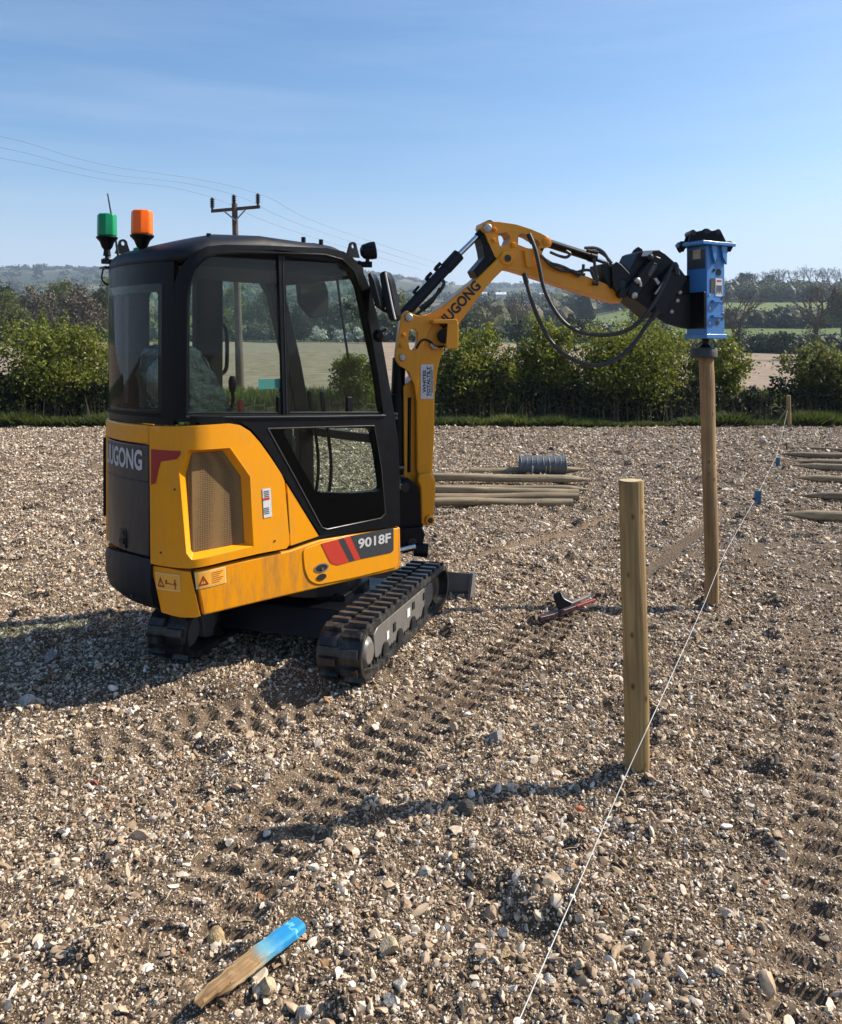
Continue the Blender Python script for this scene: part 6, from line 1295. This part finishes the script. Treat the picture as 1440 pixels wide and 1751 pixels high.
TR = [('dark ivy covered bare tree between boom and hose', 886, 95, 52, 492, 'bare', 201, True), ('grey bare tree behind the boom bend', 835, 110, 80, 512, 'bare', 202, False), ('tall bare tree right of the blue hammer', 1262, 100, 110, 492, 'bare', 203, True), ('wide bare tree with an ivy dark trunk at the right edge', 1394, 96, 120, 484, 'bare', 204, True),
      ('bright green tree top left of the cab on the middle ridge', 102, 170, 62, 470, 'olive', 205, False), ('olive tree touching the cab rear window', 188, 130, 72, 468, 'olive', 206, False), ('dark evergreen cut by the left edge', 0, 160, 40, 472, 'dark', 207, False), ('brown leafless tree in the left middle distance', 62, 130, 70, 492, 'twig', 208, False), ('brown leafless tree right of the bright green top', 140, 125, 85, 488, 'twig', 209, False),
      ('green tree low at the far left', 18, 120, 80, 500, 'olive', 210, False), ('bright green tree seen through the cab left of the stile', 400, 170, 60, 488, 'fresh', 211, False), ('green tree seen through the cab beside the pole', 455, 165, 66, 494, 'fresh', 212, False), ('round bush tree at the cab handle', 385, 150, 50, 530, 'fresh', 213, False), ('dark tree behind the cab front pillar', 585, 160, 70, 512, 'dark', 214, False), ('green tree between mirror and boom cylinder', 690, 170, 62, 496, 'olive', 215, False), ('dark rounded tree seen through the middle of the cab', 520, 150, 60, 520, 'dark', 216, False),
      ('pale green tree cut by the right edge', 1440, 180, 60, 492, 'fresh', 217, False), ('dark hedge tree below the right green field', 1335, 120, 50, 570, 'dark', 218, False), ('dark round bush left of the ploughed gap', 1295, 122, 46, 574, 'dark', 219, False), ('dark round bush at the top of the ploughed gap', 1320, 124, 40, 572, 'dark', 220, False), ('dark tree under the hose loop', 985, 140, 60, 540, 'dark', 221, False), ('dark tree right of the hose loop', 1110, 150, 70, 540, 'dark', 222, False), ('brown hedge tree below the upper green field', 1350, 215, 70, 528, 'twig', 223, False), ('olive tree low behind the boom light', 800, 130, 60, 545, 'dark', 224, False), ('lone small tree standing up from the far left ridge', 66, 1250, 12, 455, 'dark', 225, False), ('dark bush in front of the pale house at far left', 8, 128, 34, 560, 'dark', 226, False), ('dark thicket tree left of the bright hedge bush', 40, 120, 60, 545, 'dark', 227, False)]
for lab, u, y, wpx, vt, kind, sd_, ivy in TR: tree('bare_tree' if kind == 'bare' else 'leafy_tree', lab, u, y, wpx, vt, kind, sd_, TG, n_cl=110 if kind != 'bare' else 40, per=40 if kind != 'bare' else 20, ivy=ivy)
SKG = 'bare trees along the right skyline'
for i in range(17):
    u = 1262 + i * 11.2 + random.uniform(-3, 3); tree('bare_tree', 'leafless tree in the row standing along the right skyline', u, 440 + random.uniform(-15, 15), random.uniform(20, 30), random.uniform(453, 463) + (8 if i < 5 else 0), 'bare', 300 + i, SKG, n_cl=20, per=10, vbase=494)
tree('conifer', 'dark conifer standing among the bare skyline trees', 1316, 425, 20, 468, 'dark', 330, TG, n_cl=40, vbase=496); tree('conifer', 'dark pointed evergreen at the left end of the skyline trees', 1272, 425, 30, 470, 'dark', 331, TG, n_cl=40, vbase=497)
for i, u in enumerate((548, 585, 612, 636)):
    lab = ('leftmost white blossoming bush seen through the cab', 'second white blossoming bush seen through the cab', 'third white blossoming bush seen through the cab', 'rightmost white blossoming bush seen through the cab')[i]
    tree('blossom_bush', lab, u, 138, 34, 561 + 3 * (i % 2), 'blossom', 340 + i, 'blossoming bushes at the far field edge', 'bush', n_cl=24, per=24)
# hedgerows and woods that read as masses
def mass(name, n, fx, leafs, size_k, hmin, hmax, per=26, w=1.0):
    C_ = []; S_ = []; T2 = []; CO = []
    for _ in range(n):
        x, y = fx(); zg = lz(x, y); h = random.uniform(hmin, hmax); r_ = h * random.uniform(.35, .6) * w; m_ = int(per * 2.4)
        d = rng.normal(0, 1, (m_, 3)); d /= np.linalg.norm(d, axis=1)[:, None]; d *= rng.uniform(.62, 1, m_)[:, None]; p = d * np.array([r_, r_, h * .5]) * 1.12 + np.array([x, y, zg + h * .48]); C_.append(p); S_.append(np.full(m_, max(.1, y * size_k)) * rng.uniform(.6, 1.3, m_)); tt_ = random.random(); T2.append(np.full(m_, tt_) * .6 + rng.uniform(0, .4, m_)); CO.append((x, y, zg + h * .45, r_ * .70, h * .37, tt_))
    me = quads_mesh(name, np.concatenate(C_), np.concatenate(S_), tint=np.concatenate(T2), mats=[LEAF[leafs]], asp=.8)
    bm = bmesh.new(); bm.from_mesh(me); tl = bm.faces.layers.float.get('tint')
    for x, y, z, r_, hz_, tt_ in CO:                         # a closed heart inside each crown, so that no daylight shows through a wood
        nf = len(bm.faces); g = bmesh.ops.create_icosphere(bm, subdivisions=2 if y < 260 else 1, radius=1)['verts']; ph = random.uniform(0, 6)
        for v in g: k = 1 + .18 * math.sin(4 * v.co.x + ph) * math.cos(5 * v.co.y + ph) + random.uniform(-.16, .16); v.co = Vector((x + v.co.x * r_ * k, y + v.co.y * r_ * k, z + v.co.z * hz_ * k))
        for f in {f for v in g for f in v.link_faces}: f[tl] = min(1, max(0, tt_ * .7 + random.uniform(0, .25)))
    bm.to_mesh(me); bm.free(); o = finish(name, me, [], smooth=0); tag(o, kind='stuff')
def onray(u0, u1, y0, y1):
    def f(): y = random.uniform(y0, y1); return (random.uniform(u0, u1) - CX) / FPX * y, y
    return f
mass('field_hedge', 90, onray(1090, 1520, 119, 126), 'dark', .0014, 1.5, 3.2, 40, 1.2); mass('field_hedge', 150, onray(-300, 1080, 150, 160), 'dark', .0014, 2.0, 4.5, 40, 1.2); mass('field_hedge', 90, onray(1180, 1560, 205, 214), 'bramble', .0014, 3, 5.5, 40, 1.2)
mass('woodland', 130, onray(-400, 900, 160, 260), 'olive', .0015, 5, 9, 44); mass('woodland', 130, onray(-400, 1000, 180, 420), 'twig', .0014, 6, 11, 44); mass('woodland', 150, onray(-400, 1150, 230, 520), 'dark', .0014, 6, 12, 40)
mass('woodland', 170, onray(1040, 1640, 338, 385), 'dark', .0012, 5, 9, 44); mass('woodland', 120, onray(1040, 1640, 340, 390), 'olive', .0012, 4.5, 8, 40); mass('woodland', 110, onray(1040, 1640, 350, 420), 'twig', .0011, 4, 7, 40); mass('woodland', 130, onray(1040, 1640, 400, 445), 'dark', .0011, 3, 5.5, 30)
mass('far_woodland', 420, onray(-500, 1250, 600, 1500), 'dark', .0013, 6, 11, 18, 1.9); mass('far_woodland', 160, onray(-500, 1250, 500, 1100), 'olive', .0013, 6, 11, 18, 1.9); mass('ridge_wood', 330, onray(-400, 1150, 1440, 1540), 'dark', .0010, 3, 7, 14, 3.0)
# buildings far off
M['render'] = mat('pale_render', (.62, .57, .50), .8, var=.1); M['slate'] = mat('grey_roof', (.34, .35, .37), .7, var=.2); M['shed'] = mat('white_sheet_roof', (.72, .73, .74), .6, var=.1); M['pane'] = mat('dark_pane', (.03, .035, .04), .2)
def house(u, vbase, y, wpx, hpx, rpx, wall, roofm, label, name='farm_building'):
    s = y / FPX; x = (u - CX) * s; z0 = EYE - (vbase - HZ) * s; W_, Hh, Rr = wpx * s, hpx * s, rpx * s
    t = thing(name, label, 'building', (x, y, z0)); F_ = lambda a, b, c: Vector((x + a, y + c, z0 + b))
    bm = bmesh.new(); box(bm, F_, -W_ / 2, W_ / 2, -2, Hh, 0, W_ * .5); wl_ = obj('wall', bm, wall, t, smooth=0)
    bm = bmesh.new(); prism(bm, lambda a, b, c: Vector((x + c, y + a, z0 + b)), [(-.4, Hh), (W_ * .25, Hh + Rr), (W_ * .5 + .4, Hh)], -W_ / 2 - .3, W_ / 2 + .3); obj('roof', bm, roofm, t, smooth=0)
    for k in range(3):
        a = -W_ * .32 + W_ * .32 * k; bm = bmesh.new(); box(bm, F_, a - W_ * .05, a + W_ * .05, Hh * .35, Hh * .75, -.12, -.05); f = obj('window', bm, M['shed'], wl_, smooth=0)
        bm = bmesh.new(); box(bm, F_, a - W_ * .035, a + W_ * .035, Hh * .40, Hh * .70, -.16, -.125); obj('pane', bm, M['pane'], wl_, smooth=0)
house(829, 507, 560, 9, 4, 4, M['render'], M['shed'], 'small white farm building just right of the boom on the far hillside'); house(857, 507, 560, 17, 3.5, 4.5, M['render'], M['shed'], 'long white roofed barn right of the small farm building'); house(931, 507, 600, 14, 3, 3, M['render'], M['shed'], 'white roofed barn behind the arm hoses on the hillside'); house(8, 563, 135, 24, 10, 7, M['render'], M['slate'], 'pale house half hidden by dark bushes at the far left', 'house')
# utility pole and its wires
PY = 32.0; s = PY / FPX; pxx = (411 - CX) * s; zb = lz(pxx, PY); pt = at(401, 340, PY)
t = thing('utility_pole', 'wooden utility pole with a crossarm and three insulators behind the cab', 'utility pole', (pxx, PY, zb))
bm = bmesh.new(); tube(bm, [(pxx, PY, zb - .3), Vector((pxx, PY, zb)).lerp(pt, .5), pt + Vector((0, 0, -.18))], [.16, .135, .105], 14); pole = obj('pole', bm, M['pole'], t)
c0, c1 = at(361, 361, PY - .12), at(445, 353.5, PY + .08); bm = bmesh.new(); d = (c1 - c0).normalized(); nn = d.cross(up).normalized(); F_ = lambda a, b, c: c0 + d * a + up * b + nn * c; box(bm, F_, 0, (c1 - c0).length, -.06, .06, -.05, .05); xa = obj('crossarm', bm, M['pole'], t, bevel=.01)
for u in (383, 420):
    bm = bmesh.new(); q = at(403, 377, PY - .1); e = at(u, 361 - (u - 383) * .08, PY - .1); tube(bm, [q, e], .03, 6); obj('brace', bm, M['bolt'], xa)
ins = []
for u, v in ((363, 361), (400, 356), (441, 354)):
    p = at(u, v - 4, PY); bm = bmesh.new(); prof = [(-.08, .03)]
    for k in range(5): prof += [(.05 + .07 * k, .05), (.07 + .07 * k, .10), (.10 + .07 * k, .06)]
    lathe(bm, p, (0, 0, 1), prof + [(.43, .04)], 12); obj('insulator', bm, M['blackink'], xa); ins.append(p + Vector((0, 0, .42)))
M['cable'] = mat('overhead_cable', (.10, .11, .12), .6)
for k, (p, (va, vm), (ub, vb)) in enumerate(zip(ins, ((270, 307), (252, 296), (233, 282)), ((722, 462), (735, 456), (745, 449)))):
    pa_, pm = at(0, va, 18.5), at(178, vm, 23.6 + .2 * k); far_ = at(ub, vb, 150.); pf_ = at(-420, va - 62 , 12.5)
    mids = [at(ins_u, ins_v, dd) for ins_u, ins_v, dd in ((((363, 343), (400, 338), (441, 338))[k][0] + (ub - (363, 400, 441)[k]) * .45, (343, 338, 338)[k] + (vb - (343, 338, 338)[k]) * .50, 60.),)]
    bm = bmesh.new(); tube(bm, smooth_path([pf_, pa_, pm, p, *mids, far_], 8), [.004] * 20 + [.005] * 6 + [.007] * 8 + [.014] * 7, 5)
    o = obj('overhead_wire', bm, M['cable']); tag(o, ('lowest overhead wire at the left, tied to the left insulator', 'middle overhead wire tied to the insulator on the pole top', 'highest overhead wire at the left, tied to the right insulator')[k], 'overhead wire', 'overhead wires on the utility pole')
# air between here and the far hills
HAZE = True
if HAZE:
    hm = bpy.data.materials.new('haze'); hm.use_nodes = True; n, l = hm.node_tree.nodes, hm.node_tree.links; n.remove(n['Principled BSDF'])
    pv = n.new('ShaderNodeVolumePrincipled'); pv.inputs['Color'].default_value = (.62, .78, 1, 1); pv.inputs['Density'].default_value = .00027; pv.inputs['Anisotropy'].default_value = .2; l.new(pv.outputs[0], n['Material Output'].inputs['Volume'])
    bm = bmesh.new(); box(bm, WZ, -2700, 2700, -450, 1900, -1.5, 190); o = obj('haze', bm, hm, smooth=0); tag(o, kind='stuff')
